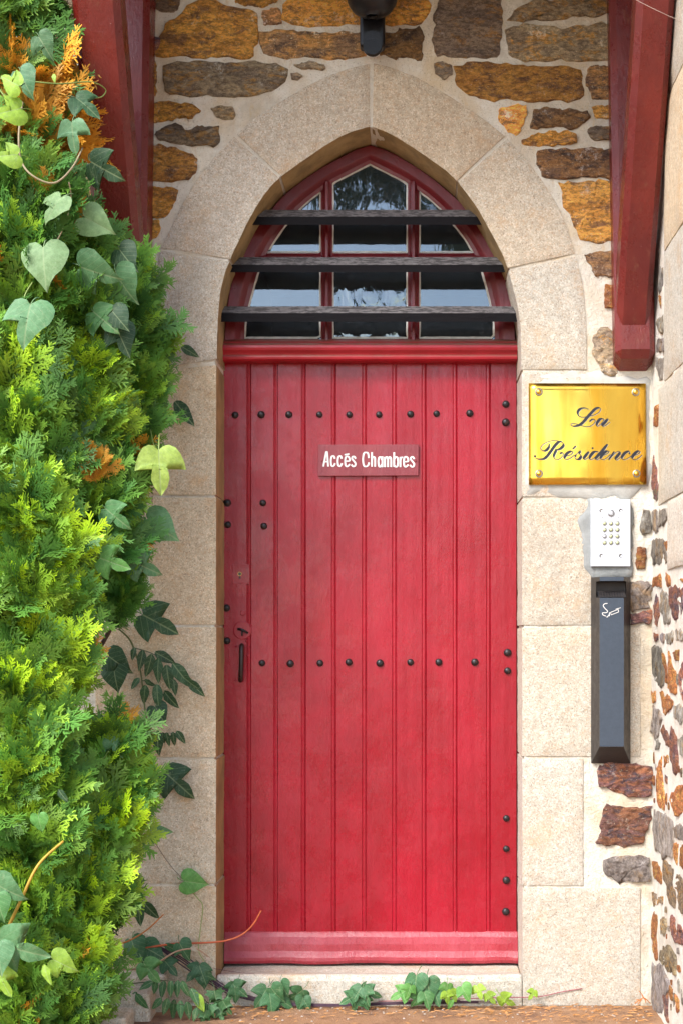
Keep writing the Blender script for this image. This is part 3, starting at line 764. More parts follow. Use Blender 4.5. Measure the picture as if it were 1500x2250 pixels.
for i, (x, y) in enumerate(STUDS):
    c = P(x, y, YD - .001)
    if sme is None:
        V, F = dome_geo((0, 0, 0), .0135, .011, 12, 5); V = [(v[0]*(1+.04*math.sin(k*3.1)), v[1], v[2]*(1+.04*math.cos(k*2.3))) for k, v in enumerate(V)]
        sme = bpy.data.meshes.new('stud'); sme.from_pydata(V, [], F); sme.update(); sme.polygons.foreach_set('use_smooth', [True]*len(sme.polygons))
    o = link_mesh('stud', sme, STUD, door, c); s = random.uniform(.88, 1.06); o.scale = (s, s, s); o.rotation_euler = (0, random.uniform(0, 6), 0)
# keyhole: patch of wood, brass ring, dark hole
zk = lambda py: P(0, py, YD).z; xk = lambda px: P(px, 0, YD).x
bevel(box('lock_patch', xk(511), xk(549), YD - .0022, YD + .004, zk(1283), zk(1240), RED, door), .0008)
c = P(527, 1261, YD - .003)
V, F = lathe_y(c, [(.0075, YD), (.0075, YD - .004), (.0056, YD - .004), (.0056, YD - .002)], 20); kh = mk('keyhole_ring', V, F, m_plain('old_brass', (.55, .33, .09), .4, .5), door, False)
mk('keyhole', [(c.x + .0052*math.cos(a), YD - .0028, c.z + .0052*math.sin(a)) for a in [R(k*20 - 70 + 10) for k in range(0, 17)]] + [(c.x - .0030, YD - .0028, c.z - .017), (c.x + .0030, YD - .0028, c.z - .017)], [tuple(range(19))], BLACKM, kh)
# latch plate with thumb piece
c = P(533, 1385, YD)
V, F = lathe_y(c, [(.033, YD + .003), (.033, YD - .0028), (.030, YD - .004)], 26); lp = mk('latch_plate', V, F, RED, door)
V, F = lathe_y(P(534, 1347, YD), [(.010, YD + .003), (.010, YD - .0035), (.008, YD - .0045)], 14); mk('rivet', V, F, RED, lp)
for (x, y) in [(551, 1375), (519, 1420), (546, 1421), (542, 1408), (517, 1495), (545, 1440)]:
    V, F = dome_geo(P(x, y, YD - .002), .0042, .003, 10, 3); mk('rivet', V, F, RED, lp)
V, F = tube_geo([P(523, 1382, YD - .006), P(533, 1384, YD - .011), P(545, 1391, YD - .007)], .005, .004, 8); th = mk('thumb_piece', V, F, BLACKM, lp, True)
V, F = tube_geo([P(533, 1384, YD - .006), P(532, 1390, YD - .012), P(532, 1397, YD - .016)], .0045, .003, 8); mk('lever', V, F, HANDLE, lp, True)
# pull handle
pts = catmull([P(532, 1420, YD), P(531.5, 1419, YD - .018), P(531, 1426, YD - .030), P(530.5, 1455, YD - .034), P(529.5, 1482, YD - .030), P(529, 1494, YD - .018), P(529, 1492, YD)], 6)
V, F = tube_geo(pts, .0088, .0088, 12); mk('pull_handle', V, F, HANDLE, door, True)

# ------------------------------------------------------------------ transom window
YF = .165
win = empty('arched_window', (P(812, 0, YF).x, YF, P(0, 793, YF).z)); tag(win, 'pointed fanlight window with red glazing bars above the door', 'window')
FO = [(493, 747), (495, 708), (501, 662), (506, 631), (515, 600), (532, 563), (549, 524), (566, 498), (597, 460), (614, 438), (638, 416), (674, 390), (710, 366), (746, 347), (782, 328), (813, 319),
      (848, 329), (882, 347), (920, 371), (954, 395), (982, 419), (1009, 443), (1026, 460), (1059, 505), (1083, 546), (1097, 573), (1110, 606), (1117, 628), (1124, 662), (1129, 708), (1131, 747)]
FI = [(538, 745), (538.5, 710), (546, 672), (553, 646), (566, 600), (588, 554), (607, 522), (626, 496), (657, 460), (681, 438), (703, 422), (717, 411), (730, 402), (771, 381), (812, 360),
      (853, 381), (895, 402), (908, 411), (920, 420), (939, 433), (970, 461), (999, 496), (1021, 524), (1040, 556), (1061, 601), (1071, 640), (1078, 671), (1085, 711), (1085.5, 745)]
def arch_frame():
    n = 72
    def split(path, k):
        i = max(range(len(path)), key=lambda q: -path[q][1]); p3 = [Vector((x, y, 0)) for x, y in path]
        return resample(p3[:i+1], k) + resample(p3[i:], k)[1:]
    O = split(FO, n//2); I = split(FI, n//2); m = len(O)
    rows = [(0, YF + .05, -6), (0, YF + .004, 0), (.03, YF, 0), (.50, YF, 0), (.58, YF + .003, 0), (.80, YF + .015, 0), (.985, YF + .018, 0), (1.0, YF + .045, 0)]
    V, F = [], []
    for (t, y, ex) in rows:
        for a, b in zip(O, I):
            q = a.lerp(b, t); V.append(P(q.x, q.y, y))
    for r in range(len(rows)-1):
        for i in range(m-1): F.append((r*m+i, r*m+i+1, (r+1)*m+i+1, (r+1)*m+i))
    return mk('frame', V, F, REDF, win)
arch_frame()
YG = YF + .034
def vbar(px, ytop):
    w = 12.5; y0 = YF + .012
    prof = [(-w, YG + .004), (-w, YF + .024), (-w*.75, YF + .022), (-2.6, YF + .004), (2.6, YF + .004), (w*.75, YF + .022), (w, YF + .024), (w, YG + .004)]
    V, F = [], []; m = len(prof)
    for py in (ytop, 560, 749):
        for (dx, y) in prof: V.append(P(px + dx, py, y))
    for j in range(2):
        for k in range(m-1): F.append((j*m+k, j*m+k+1, (j+1)*m+k+1, (j+1)*m+k))
    mk('glazing_bar', V, F, REDF, win)
vbar(717.5, 398); vbar(907.5, 398)
def hbar(xa, xb, py):
    w = 12; prof = [(-w, YG + .004), (-w, YF + .026), (-w*.7, YF + .024), (-2.6, YF + .008), (2.6, YF + .008), (w*.7, YF + .024), (w, YF + .026), (w, YG + .004)]
    V, F = [], []; m = len(prof)
    for px in (xa, xb):
        for (dy, y) in prof: V.append(P(px, py + dy, y))
    for k in range(m-1): F.append((k, m+k, m+k+1, k+1))
    mk('glazing_bar', V, F, REDF, win)
hbar(572, 706, 567); hbar(729, 896, 567); hbar(919, 1058, 567)
PANES = [([(538, 743), (538.5, 710), (546, 672), (553, 646), (560, 622), (573, 578), (705, 578), (705, 743)], GLASS),
 ([(578, 555), (588, 554), (607, 522), (626, 496), (657, 460), (681, 438), (705, 421), (705, 555)], GLASS),
 ([(730, 743), (730, 578), (895, 578), (895, 743)], GLASS_OLD), ([(730, 555), (730, 402), (812, 360), (895, 402), (895, 555)], GLASS),
 ([(920, 743), (920, 578), (1053, 578), (1063, 612), (1071, 640), (1078, 671), (1085, 711), (1085, 743)], GLASS),
 ([(920, 555), (920, 420), (939, 433), (970, 461), (999, 496), (1021, 524), (1040, 555)], GLASS)]
for k, (poly, m) in enumerate(PANES):
    cx = sum(p[0] for p in poly)/len(poly); cy = sum(p[1] for p in poly)/len(poly)
    V = [P(x + (4 if x > cx else -4), y + (4 if y > cy else -4), YG) for x, y in poly]; nn = len(V)
    V += [v + Vector((0, .004, 0)) for v in V]
    F = [tuple(range(nn)), tuple(range(2*nn-1, nn-1, -1))] + [(i, nn+i, nn+(i+1) % nn, (i+1) % nn) for i in range(nn)]
    pane = mk('pane', V, F, m, win)
    # putty: wedge strip all round
    ring = [Vector((x, y, 0)) for x, y in poly]; c = Vector((cx, cy, 0)); Vp, Fp = [], []
    ring = resample(ring + ring[:1], 49)[:-1]
    q = len(ring)
    for i, p in enumerate(ring):
        t = (ring[(i+1) % q] - ring[i-1]).normalized(); nrm = Vector((-t.y, t.x, 0))
        if nrm.dot(c-p) < 0: nrm = -nrm
        w = 3.3 + 1.2*noise.noise(Vector((p.x*.05, p.y*.05, k)))
        a = p - nrm*1.5; b = p + nrm*w
        Vp += [P(a.x, a.y, YG - .010), P(b.x, b.y, YG - .0015), P(b.x, b.y, YG - .0005)]
    for i in range(q):
        j = (i+1) % q
        for r in range(2): Fp.append((i*3+r, j*3+r, j*3+r+1, i*3+r+1))
    mk('putty', Vp, Fp, PUTTY, pane)
# moulded transom rail
zr = lambda py, y=YF: P(0, py, y).z
DUST = NT('red_rail_paint')
up = DUST.ramp(DUST.normal_z(), .15, .75)
cc = DUST.mix(DUST.ramp(DUST.noise(5, 5), .4, .7), (.30, .010, .018), (.38, .014, .026))
cc = DUST.mix(DUST.math('MULTIPLY', up, DUST.ramp(DUST.noise(18, 5, .7), .2, .7, .35, .9)), cc, (.17, .09, .06))
DUSTM = DUST.done(cc, .36, DUST.bump(DUST.noise(60, 4, .7, (.3, 1, 1)), .002, .5))
rail = [(YD + .03, zr(742)), (YG - .004, zr(742)), (YF + .010, zr(744)), (YF - .004, zr(751)), (YF - .006, zr(754)), (YF - .014, zr(757)), (YF - .020, zr(761)), (YF - .022, zr(766)), (YF - .019, zr(771)),
        (YF - .010, zr(776)), (YF - .006, zr(780)), (YF - .010, zr(783)), (YF - .012, zr(786)), (YF - .010, zr(790)), (YF + .0, zr(793)), (YD + .03, zr(793))]
extrude_x('transom_rail', rail, P(490, 0, YF).x, P(1135, 0, YF).x, DUSTM, win, 40, .0012)
# side stiles of the door frame, seen as a dark red edge in the reveal
for (xa, xb) in ((478, 492.5), (1134.5, 1146)):
    box('frame_stile', P(xa, 0, YD).x, P(xb, 0, YD).x, YD + .012, YD + .07, zt, P(0, 780, YD).z, REDF, win)

# ------------------------------------------------------------------ louvre slats
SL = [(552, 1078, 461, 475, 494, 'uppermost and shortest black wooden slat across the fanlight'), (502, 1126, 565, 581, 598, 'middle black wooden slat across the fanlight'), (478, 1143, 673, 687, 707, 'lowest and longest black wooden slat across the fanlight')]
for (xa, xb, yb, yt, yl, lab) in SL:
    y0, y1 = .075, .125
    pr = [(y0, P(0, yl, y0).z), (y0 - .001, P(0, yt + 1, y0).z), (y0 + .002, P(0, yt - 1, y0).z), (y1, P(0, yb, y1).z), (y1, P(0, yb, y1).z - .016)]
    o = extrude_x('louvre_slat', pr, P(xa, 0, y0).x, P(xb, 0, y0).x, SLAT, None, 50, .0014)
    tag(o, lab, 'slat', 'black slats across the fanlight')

# ------------------------------------------------------------------ strokes for lettering
def ribbon(pts, wfun, y, place, th=.0):
    V, F = [], []; n = len(pts)
    for i, p in enumerate(pts):
        t = pts[min(i+1, n-1)] - pts[max(i-1, 0)]
        t = t.normalized() if t.length > 0 else Vector((1, 0, 0)); nr = Vector((-t.y, t.x, 0)); w = wfun(t, i/(n-1))/2
        for q in (p + nr*w, p - nr*w): V.append(place(q.x, q.y, y))
    for i in range(n-1): F.append((2*i, 2*i+1, 2*i+3, 2*i+2))
    return V, F
def cap(p, r, y, place, n=10):
    return [place(p.x + r*math.cos(k*2*math.pi/n), p.y + r*math.sin(k*2*math.pi/n), y) for k in range(n)], [tuple(range(n))]
def merge(parts):
    V, F = [], []
    for v, f in parts:
        b = len(V); V += v; F += [tuple(b+i for i in q) for q in f]
    return V, F
# ------------------------------------------------------------------ painted board on the door
YS = YD - .012
sg = empty('door_sign', P(809, 1045, YS)); tag(sg, 'small maroon board with white painted words screwed to the red door', 'sign')
o = mk('board', [P(699, 977, YS), P(919, 976.5, YS), P(918.5, 1045, YS), P(698.5, 1046, YS)] + [P(699, 977, YS) + Vector((0, .0115, 0)), P(919, 976.5, YS) + Vector((0, .0115, 0)), P(918.5, 1045, YS) + Vector((0, .0115, 0)), P(698.5, 1046, YS) + Vector((0, .0115, 0))],
       [(0,3,2,1),(4,5,6,7),(0,1,5,4),(1,2,6,5),(2,3,7,6),(3,0,4,7)], SIGNRED, sg); bevel(o, .0015)
LT = [[(128,345),(168,142)],[(180,142),(196,345)],[(160,143),(188,143)],[(146,278),(190,278)],
 [(285,238),(276,206),(255,200),(238,218),(231,270),(238,325),(258,341),(278,326),(288,298)], [(378,238),(369,206),(350,200),(332,218),(325,270),(332,325),(352,341),(371,326),(381,298)],
 [(426,268),(482,266),(479,225),(456,203),(431,218),(423,272),(430,328),(455,342),(487,312)], [(415,184),(480,171)],
 [(567,238),(549,208),(525,210),(518,238),(545,272),(565,303),(556,335),(530,341),(509,316)],
 [(747,228),(737,165),(710,151),(680,165),(667,250),(680,330),(710,343),(739,325),(750,288)],
 [(789,146),(789,347)],[(789,255),(800,216),(820,213),(832,240),(832,347)],
 [(933,205),(933,354)],[(930,255),(908,214),(886,226),(878,280),(888,338),(906,346),(929,312)],
 [(968,212),(968,352)],[(968,245),(985,215),(1002,218),(1010,245),(1010,352)],[(1010,245),(1028,215),(1044,220),(1053,250),(1053,352)],
 [(1094,148),(1094,347)],[(1094,243),(1115,214),(1140,224),(1148,280),(1140,337),(1115,346),(1094,325)],
 [(1179,212),(1179,352)],[(1179,255),(1195,221),(1217,219)],
 [(1230,276),(1284,273),(1281,230),(1258,210),(1235,224),(1227,280),(1235,335),(1258,346),(1290,318)],
 [(1370,242),(1353,214),(1330,216),(1321,243),(1348,278),(1368,308),(1360,341),(1335,346),(1311,322)]]
parts = []
place = lambda x, y, yy: P(x/6.25 + 690, y/6.25 + 970, yy)
for k, st in enumerate(LT):
    p = [Vector((x, y, 0)) for x, y in st]
    hk = len(p) == 5 and p[-1].x == p[-2].x
    pc = catmull(p, 5) if len(p) > 2 else p
    parts.append(ribbon(pc, lambda t, u: 19 + 6*abs(t.y), YS - .0012 - .00002*k, place))
V, F = merge(parts); mk('lettering', V, F, WHITEP, sg)
for (x, y) in ((708, 1012), (912, 1012)):
    V, F = dome_geo(P(x, y, YS), .005, .003, 10, 3); mk('screw', V, F, SIGNRED, sg, True)

# ------------------------------------------------------------------ brass plaque
YP = -.018
pl = empty('brass_plaque', P(1290, 1064, YP)); tag(pl, 'polished brass plaque with dark script lettering on the right door jamb', 'plaque')
corn = [(1160.5, 842), (1417.5, 842.5), (1419, 1064), (1161, 1064.5)]
def plate():
    V, F = [], []; n = 14
    for j in range(n+1):
        for i in range(n+1):
            u, v = i/n, j/n
            a = Vector(corn[0]).lerp(Vector(corn[1]), u); b = Vector(corn[3]).lerp(Vector(corn[2]), u); q = a.lerp(b, v)
            bow = .0045*math.sin(math.pi*u)*math.sin(math.pi*v)
            V.append(P(q.x, q.y, YP - bow))
    for j in range(n):
        for i in range(n): k = j*(n+1)+i; F.append((k, k+n+1, k+n+2, k+1))
    per = [i for i in range(n+1)] + [(j*(n+1)+n) for j in range(1, n+1)] + [n*(n+1)+i for i in range(n-1, -1, -1)] + [j*(n+1) for j in range(n-1, 0, -1)]
    b = len(V)
    for k in per: V.append(V[k] + Vector((0, .004 + .006, 0)))
    q = len(per)
    for k in range(q): F.append((per[k], per[(k+1) % q], b+(k+1) % q, b+k))
    mk('plate', V, F, BRASS, pl, True)
plate()
for (x, y) in ((1182.5, 861.5), (1395, 862), (1183, 1041), (1397, 1041)):
    c = P(x, y, YP)
    V, F = lathe_y(c, [(.0135, YP), (.0135, YP - .004), (.0115, YP - .0055), (.0105, YP - .0045)], 20); w = mk('screw_cap', V, F, STEEL, pl)
    V, F = dome_geo(c + Vector((0, -.0042, 0)), .0095, .006, 16, 4); mk('screw_head', V, F, BRASS, w, True)
S_L = ([[(650,243),(560,207),(450,215),(370,275),(350,350),(390,425),(480,460),(560,455),(680,430),(800,400),(920,330),(972,262),(960,207),(900,200),(820,240),(720,340),(620,450),(520,570),(430,650),(340,690),(240,705),(170,682),(170,645),(230,630),(340,650),(450,690),(600,718),(720,690),(805,620),(832,560),(800,517),(740,520),(670,580)],
 [(1070,512),(1010,500),(950,520),(885,610),(872,685),(910,702),(1000,625),(1085,520)],[(1180,500),(1090,605),(1025,680),(1055,710),(1150,660),(1230,592)]], 12.5, 1240, 880, 17, 62)
S_R = ([[(420,112),(370,130),(320,185),(270,255),(210,325),(150,340),(90,328),(68,300),(85,288)],[(262,145),(255,190),(215,230),(170,228),(155,192),(200,140),(290,106),(380,110),(438,140),(432,180),(385,215),(335,218)],[(360,215),(335,255),(320,310),(350,343),(400,330),(440,285),(430,258),(395,268)],
 [(475,300),(530,285),(562,252),(535,240),(485,268),(456,320),(480,345),(530,325),(580,290)],[(600,172),(560,210)],[(580,300),(660,228)],[(655,235),(645,265),(665,300),(640,338),(595,335),(590,300)],
 [(765,243),(705,318),(712,345),(760,320),(800,285)],[(885,247),(830,247),(778,308),(785,345),(830,325),(885,265)],[(1000,150),(920,250),(852,328),(872,346),(925,305)],
 [(920,300),(990,275),(1020,247),(985,240),(935,283),(915,328),(945,346),(990,325),(1040,280)],[(1085,243),(1015,347)],[(1030,335),(1100,260),(1148,243),(1152,268),(1105,328),(1122,350),(1180,305)],
 [(1285,268),(1272,240),(1222,260),(1185,312),(1200,346),(1250,335),(1315,288)],[(1320,300),(1390,275),(1415,247),(1382,240),(1332,283),(1315,328),(1345,346),(1390,330),(1438,288)]], 5.77, 1160, 950, 8, 29)
inkp, edgp = [], []
nib = Vector((-.62, .78, 0))
def plaque_y(px, py):
    u = min(1, max(0, (px-1160.5)/257)); v = min(1, max(0, (py-842)/222)); return YP - .0045*math.sin(math.pi*u)*math.sin(math.pi*v)
for (strokes, sc, ox, oy, hair, thick) in (S_L, S_R):
    for k, st in enumerate(strokes):
        pc = catmull([Vector((x, y, 0)) for x, y in st], 7)
        wf = lambda t, u: hair + thick*max(0.0, t.dot(nib))**2.2*(min(1, u*8, (1-u)*8)*.6 + .4)
        inkp.append(ribbon(pc, wf, 0, lambda x, y, yy: P(x/sc+ox, y/sc+oy, plaque_y(x/sc+ox, y/sc+oy) - .0016)))
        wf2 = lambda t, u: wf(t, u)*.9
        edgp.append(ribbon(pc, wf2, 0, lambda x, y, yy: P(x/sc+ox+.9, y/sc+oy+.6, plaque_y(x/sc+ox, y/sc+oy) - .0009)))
for (x, y, r) in ((85, 302, 14), (812, 200, 13), (596, 298, 13), (1280, 268, 10)):
    inkp.append(cap(Vector((x, y, 0)), r, 0, lambda a, b, yy: P(a/5.77+1160, b/5.77+950, plaque_y(a/5.77+1160, b/5.77+950) - .0017)))
V, F = merge(edgp); mk('lettering_lit_edge', V, F, EDGE, pl)
V, F = merge(inkp); mk('lettering', V, F, INK, pl)

# ------------------------------------------------------------------ intercom
YI = -.022
ic = empty('door_intercom', P(1340, 1244, YI)); tag(ic, 'white aluminium keypad intercom panel below the brass plaque', 'intercom')
bevel(box('panel', P(1297, 0, YI).x, P(1384, 0, YI).x, YI, -.004, P(0, 1244.5, YI).z, P(0, 1097, YI).z, ALU, ic), .0015)
for (x, y) in ((1319, 1121.5), (1362, 1121), (1319, 1220.5), (1362, 1220.5)):
    V, F = lathe_y(P(x, y, YI), [(.0058, YI), (.0058, YI - .001), (.0046, YI - .0022), (.002, YI - .0008)], 14); mk('screw', V, F, STEEL, ic)
V, F = lathe_y(P(1341, 1127.5, YI), [(.0115, YI), (.0115, YI - .003), (.009, YI - .004), (.0085, YI - .002)], 22); cb = mk('call_button', V, F, STEEL, ic)
V, F = dome_geo(P(1341, 1127.5, YI - .002), .0082, .003, 18, 4); mk('button_cap', V, F, ALU, cb, True)
for (x, y) in ((1323, 1136.5), (1358, 1136.5)):
    V, F = dome_geo(P(x, y, YI), .0015, .0006, 8, 2); mk('pin_hole', V, F, BLACKM, ic)
for r in range(4):
    for q in range(3):
        x, y = 1326.7 + 14.1*q, 1150 + 14.1*r
        V, F = lathe_y(P(x, y, YI), [(.0072, YI), (.0072, YI - .002), (.0058, YI - .0032), (.0054, YI - .0022)], 16); k = mk('key', V, F, STEEL, ic)
        V, F = dome_geo(P(x, y, YI - .0018), .0054, .003, 14, 3); mk('key_cap', V, F, LIME if (r, q) not in ((2, 0),) else ALU, k, True)

# ------------------------------------------------------------------ wall ashtray
ash = empty('wall_ashtray', P(1340, 1677)); tag(ash, 'tall charcoal and slate blue wall mounted cigarette bin below the intercom', 'ashtray')
A0, A1 = -.008, -.085
def ashtray():
    xl, xr, xfl, xfr = P(1296.5, 0).x, P(1383, 0).x, P(1316, 0, A1).x, P(1369, 0, A1).x
    zt_, zb_, zfb = P(0, 1268, A1*.5).z, P(0, 1677).z, P(0, 1641, A1).z
    # mouth opening between these heights
    m0, m1 = P(0, 1277, A1).z, P(0, 1313, A1).z
    V = [(xl,A0,zb_),(xr,A0,zb_),(xr,A0,zt_),(xl,A0,zt_),(xfl,A1,zfb),(xfr,A1,zfb),(xfr,A1,m1),(xfl,A1,m1),(xfr,A1,m0),(xfl,A1,m0),(xfr,A1,zt_-.001),(xfl,A1,zt_-.001)]
    # mouth sides cut a little into the bevelled cheeks
    ym = A1*.62; xml, xmr = xl + (xfl-xl)*.62, xr + (xfr-xr)*.62
    V += [(xml,ym,m1),(xml,ym,m0),(xmr,ym,m1),(xmr,ym,m0),(xml,-.02,m1+.02),(xml,-.02,m0),(xmr,-.02,m1+.02),(xmr,-.02,m0)]
    F = [(0,1,5,4),(3,11,10,2),(11,9,8,10),(0,4,7,12),(0,12,13,3),(13,9,11,3),(1,14,6,5),(1,2,15,14),(15,2,10,8),
         (12,7,6,14),(13,15,8,9),(12,16,17,13),(14,15,19,18),(16,18,19,17),(12,14,18,16),(13,17,19,15)]
    bevel(mk('body', V, F, CHAR, ash), .0015)
    y = A1 - .003
    mk('front_panel', [(xfl,y,zfb+.001),(xfr,y,zfb+.001),(xfr,y,m1-.001),(xfl,y,m1-.001)] + [(xfl,y+.004,zfb+.001),(xfr,y+.004,zfb+.001),(xfr,y+.004,m1-.001),(xfl,y+.004,m1-.001)], [(0,1,2,3),(0,4,5,1),(1,5,6,2),(2,6,7,3),(3,7,4,0)], BLUEGREY, ash)
    mk('top_lip', [(xfl,y,m0+.001),(xfr,y,m0+.001),(xfr,y,zt_-.002),(xfl,y,zt_-.002)] + [(xfl,y+.004,m0+.001),(xfr,y+.004,m0+.001),(xfr,y+.004,zt_-.002),(xfl,y+.004,zt_-.002)], [(0,1,2,3),(0,4,5,1),(1,5,6,2),(2,6,7,3),(3,7,4,0)], BLUEGREY, ash)
    # stub grid in the mouth: sloping plate with two rows of holes
    gy0, gz0, gy1, gz1 = A1 + .006, m1 + .001, A1 + .035, m1 + .024
    mk('stub_grid', [(xml+.004,gy0,gz0),(xmr-.004,gy0,gz0),(xmr-.004,gy1,gz1),(xml+.004,gy1,gz1)], [(0,1,2,3)], CHAR, ash)
    for r in range(3):
        for c in range(10):
            t = .12 + .24*r; x = xfl - .004 + (xfr-xfl+.006)*(c+.3)/9.6; yy = gy0 + (gy1-gy0)*t - .0012; z = gz0 + (gz1-gz0)*t + .001
            mk('grid_hole', [(x-.0021,yy,z-.0028),(x+.0021,yy,z-.0028),(x+.0021,yy+.0035,z+.0028),(x-.0021,yy+.0035,z+.0028)], [(0,1,2,3)], BLACKM, ash)
    # printed cigarette sign
    pp = []; pla = lambda a, b, yy: P(a/7.03 + 1280, b/7.03 + 1080, A1 - .0044)
    for st, w in (([(375,1728),(330,1735),(310,1765),(340,1810),(375,1845),(360,1870),(300,1875),(305,1905),(350,1925)], 11), ([(390,1905),(375,1945)], 8), ([(372,1925),(360,1945)], 7),
                  ([(420,1868),(540,1820)], 9), ([(430,1905),(545,1862)], 9), ([(540,1818),(548,1862)], 9), ([(410,1868),(400,1925)], 16), ([(500,1818),(580,1795)], 8), ([(425,1870),(432,1905)], 8)):
        v = [Vector((x, y, 0)) for x, y in st]; pp.append(ribbon(catmull(v, 6), lambda t, u: w, 0, pla))
    V, F = merge(pp); mk('cigarette_pictogram', V, F, WHITEP, ash)
ashtray()

# ------------------------------------------------------------------ lamp above the arch
lamp = empty('wall_lamp', P(817, 0)); tag(lamp, 'black outdoor wall lamp hanging above the arch apex', 'lamp')
xc = P(817, 0).x
def pill(name, cx, z0, z1, r, y0, y1, mat, parent, n=12):
    ring = [(cx + r*math.cos(a), z1 + r*math.sin(a)) for a in [math.pi*k/n for k in range(n+1)]] + [(cx + r*math.cos(a), z0 + r*math.sin(a)) for a in [math.pi + math.pi*k/n for k in range(n+1)]]
    V = [(x, y0, z) for x, z in ring] + [(x, y1, z) for x, z in ring]; q = len(ring)
    F = [tuple(range(q)), tuple(range(2*q-1, q-1, -1))] + [(i, (i+1) % q, q+(i+1) % q, q+i) for i in range(q)]
    return bevel(mk(name, V, F, mat, parent), .003)
pill('back_plate', P(818, 0).x, P(0, 106).z + .002, P(0, -70).z, .034, -.004, -.018, OPAL, lamp)
bevel(box('arm_body', P(790, 0, -.07).x, P(845, 0, -.07).x, -.075, -.0185, P(0, 108, -.05).z, P(0, -60, -.05).z, BLACKM, lamp), .012, 4)
pill('hinge_cap', P(818, 0, -.08).x, P(0, 104, -.08).z, P(0, 92, -.08).z, .028, -.076, -.098, BLACKM, lamp)
V, F = lathe_z((P(817, 0, -.16).x, -.16, 0), [(.020, P(0, 36, -.16).z), (.045, P(0, 31, -.16).z), (.066, P(0, 22, -.16).z), (.080, P(0, 8, -.16).z), (.086, P(0, -6, -.16).z), (.086, P(0, -14, -.16).z), (.06, P(0, -14, -.16).z)])
mk('cup', V, F, BLACKM, lamp, True)
V, F = lathe_z((P(817, 0, -.16).x, -.16, 0), [(.078, P(0, -13, -.16).z), (.092, P(0, -30, -.16).z), (.100, P(0, -60, -.16).z), (.095, P(0, -110, -.16).z), (.06, P(0, -140, -.16).z)])
mk('opal_globe', V, F, OPAL, lamp, True)
box('arm', P(804, 0, -.1).x, P(830, 0, -.1).x, -.16, -.0755, P(0, 22, -.1).z, P(0, -2, -.1).z, BLACKM, lamp, .004)

# ------------------------------------------------------------------ timber brackets
def prism(name, prof_a, prof_b, mat, parent, bev=.009, seg=2):
    n = len(prof_a); V = list(prof_a) + list(prof_b)
    F = [tuple(range(n-1, -1, -1)), tuple(range(n, 2*n))] + [(i, (i+1) % n, n+(i+1) % n, n+i) for i in range(n)]
    return bevel(mk(name, V, F, mat, parent), bev, seg)
def bracket(x0, x1, bx0, bx1, prot, lean, lab):
    z_foot_w, z_foot_f, z_br = P(0, 821).z, P(0, 780, -prot).z, P(0, 727, -prot).z
    ztop = 4.05
    b = empty('timber_bracket', (P((x0+x1)/2, 0).x, -.05, z_foot_w)); tag(b, lab, 'bracket')
    X0, X1 = P(x0, 0).x, P(x1, 0).x
    sec = [(0.014, z_foot_w), (-prot, z_foot_f), (-prot, ztop), (0.014, ztop)]
    A = [Vector((X0 + lean*(z-z_foot_w)/1.3, y, z)) for y, z in sec]; B = [Vector((X1 + lean*(z-z_foot_w)/1.3, y, z)) for y, z in sec]
    prism('wall_post', A, B, REDB, b, .020, 1)
    # diagonal brace: springs from the post, runs forward and up
    f, u = .535, .90; k = 1.42
    Y0, Z0 = -prot + .01, z_br; dy, dz = -(f - .08)*k, u*k
    th = Vector((0, dz, -dy)).normalized()*.13                 # towards the wall, up
    C0, C1 = P(bx0, 0, Y0).x, P(bx1, 0, Y0).x
    base = [Vector((0, Y0, Z0)), Vector((0, Y0 + dy, Z0 + dz)), Vector((0, Y0 + dy, Z0 + dz)) + th, Vector((0, Y0 + .03, Z0 + .2))]
    A = [v + Vector((C0, 0, 0)) for v in base]; B = [v + Vector((C1, 0, 0)) for v in base]
    prism('brace', A, B, REDB, b, .020, 1)
    return b
bracket(1345, 1431, 1352, 1428, .085, -.022, 'oxblood timber bracket above the brass plaque')
bracket(236, 332, 226, 322, .13, .018, 'oxblood timber bracket behind the top of the cypress')
# ------------------------------------------------------------------ porch roof carried by the brackets (above the frame, shades the arch)
roof = empty('porch_roof', (0, -.55, 3.5)); tag(roof, 'timber porch roof over the door, just above the frame', 'roof')
zb = 3.60
bevel(box('front_beam', -1.35, XW - .01, -.84, -.73, zb, zb + .16, REDB, roof), .01)
for i in range(6):
    x = -1.2 + i*.39
    A = [(-.0, 4.10), (-.92, 3.686), (-.92, 3.786), (0.0, 4.20)]
    prism('rafter', [Vector((x, y, z)) for y, z in A], [Vector((x + .07, y, z)) for y, z in A], REDB, roof, .006)
for i in range(8):
    y0, y1 = -.116*i - .0, -.116*(i+1) + .004
    zz = lambda y: 4.204 + y*.45
    A = [(y0, zz(y0)), (y1, zz(y1)), (y1, zz(y1) + .03), (y0, zz(y0) + .03)]
    prism('roof_board', [Vector((-1.5, y, z)) for y, z in A], [Vector((XW - .005, y, z)) for y, z in A], REDB, roof, .003)

# ------------------------------------------------------------------ planter kerb at the lower left
kerb = empty('planter_kerb', (P(300, 0).x, -.2, 0)); tag(kerb, 'low granite kerb blocks in front of the left jamb', 'kerb')
def kstone(x0, x1, y0, y1, ptop, pxy):
    o = box('kerb_stone', P(x0, 0, pxy).x, P(x1, 0, pxy).x, y0, y1, -.03, P(0, ptop, pxy).z, GRANITE, kerb, .012, .004); o.color = (1.35, 1.2, 1.0, 1)
kstone(180, 367, -.085, -.012, 2138, -.05); kstone(160, 331, -.21, -.089, 2182, -.2); kstone(120, 288, -.36, -.214, 2224, -.3)

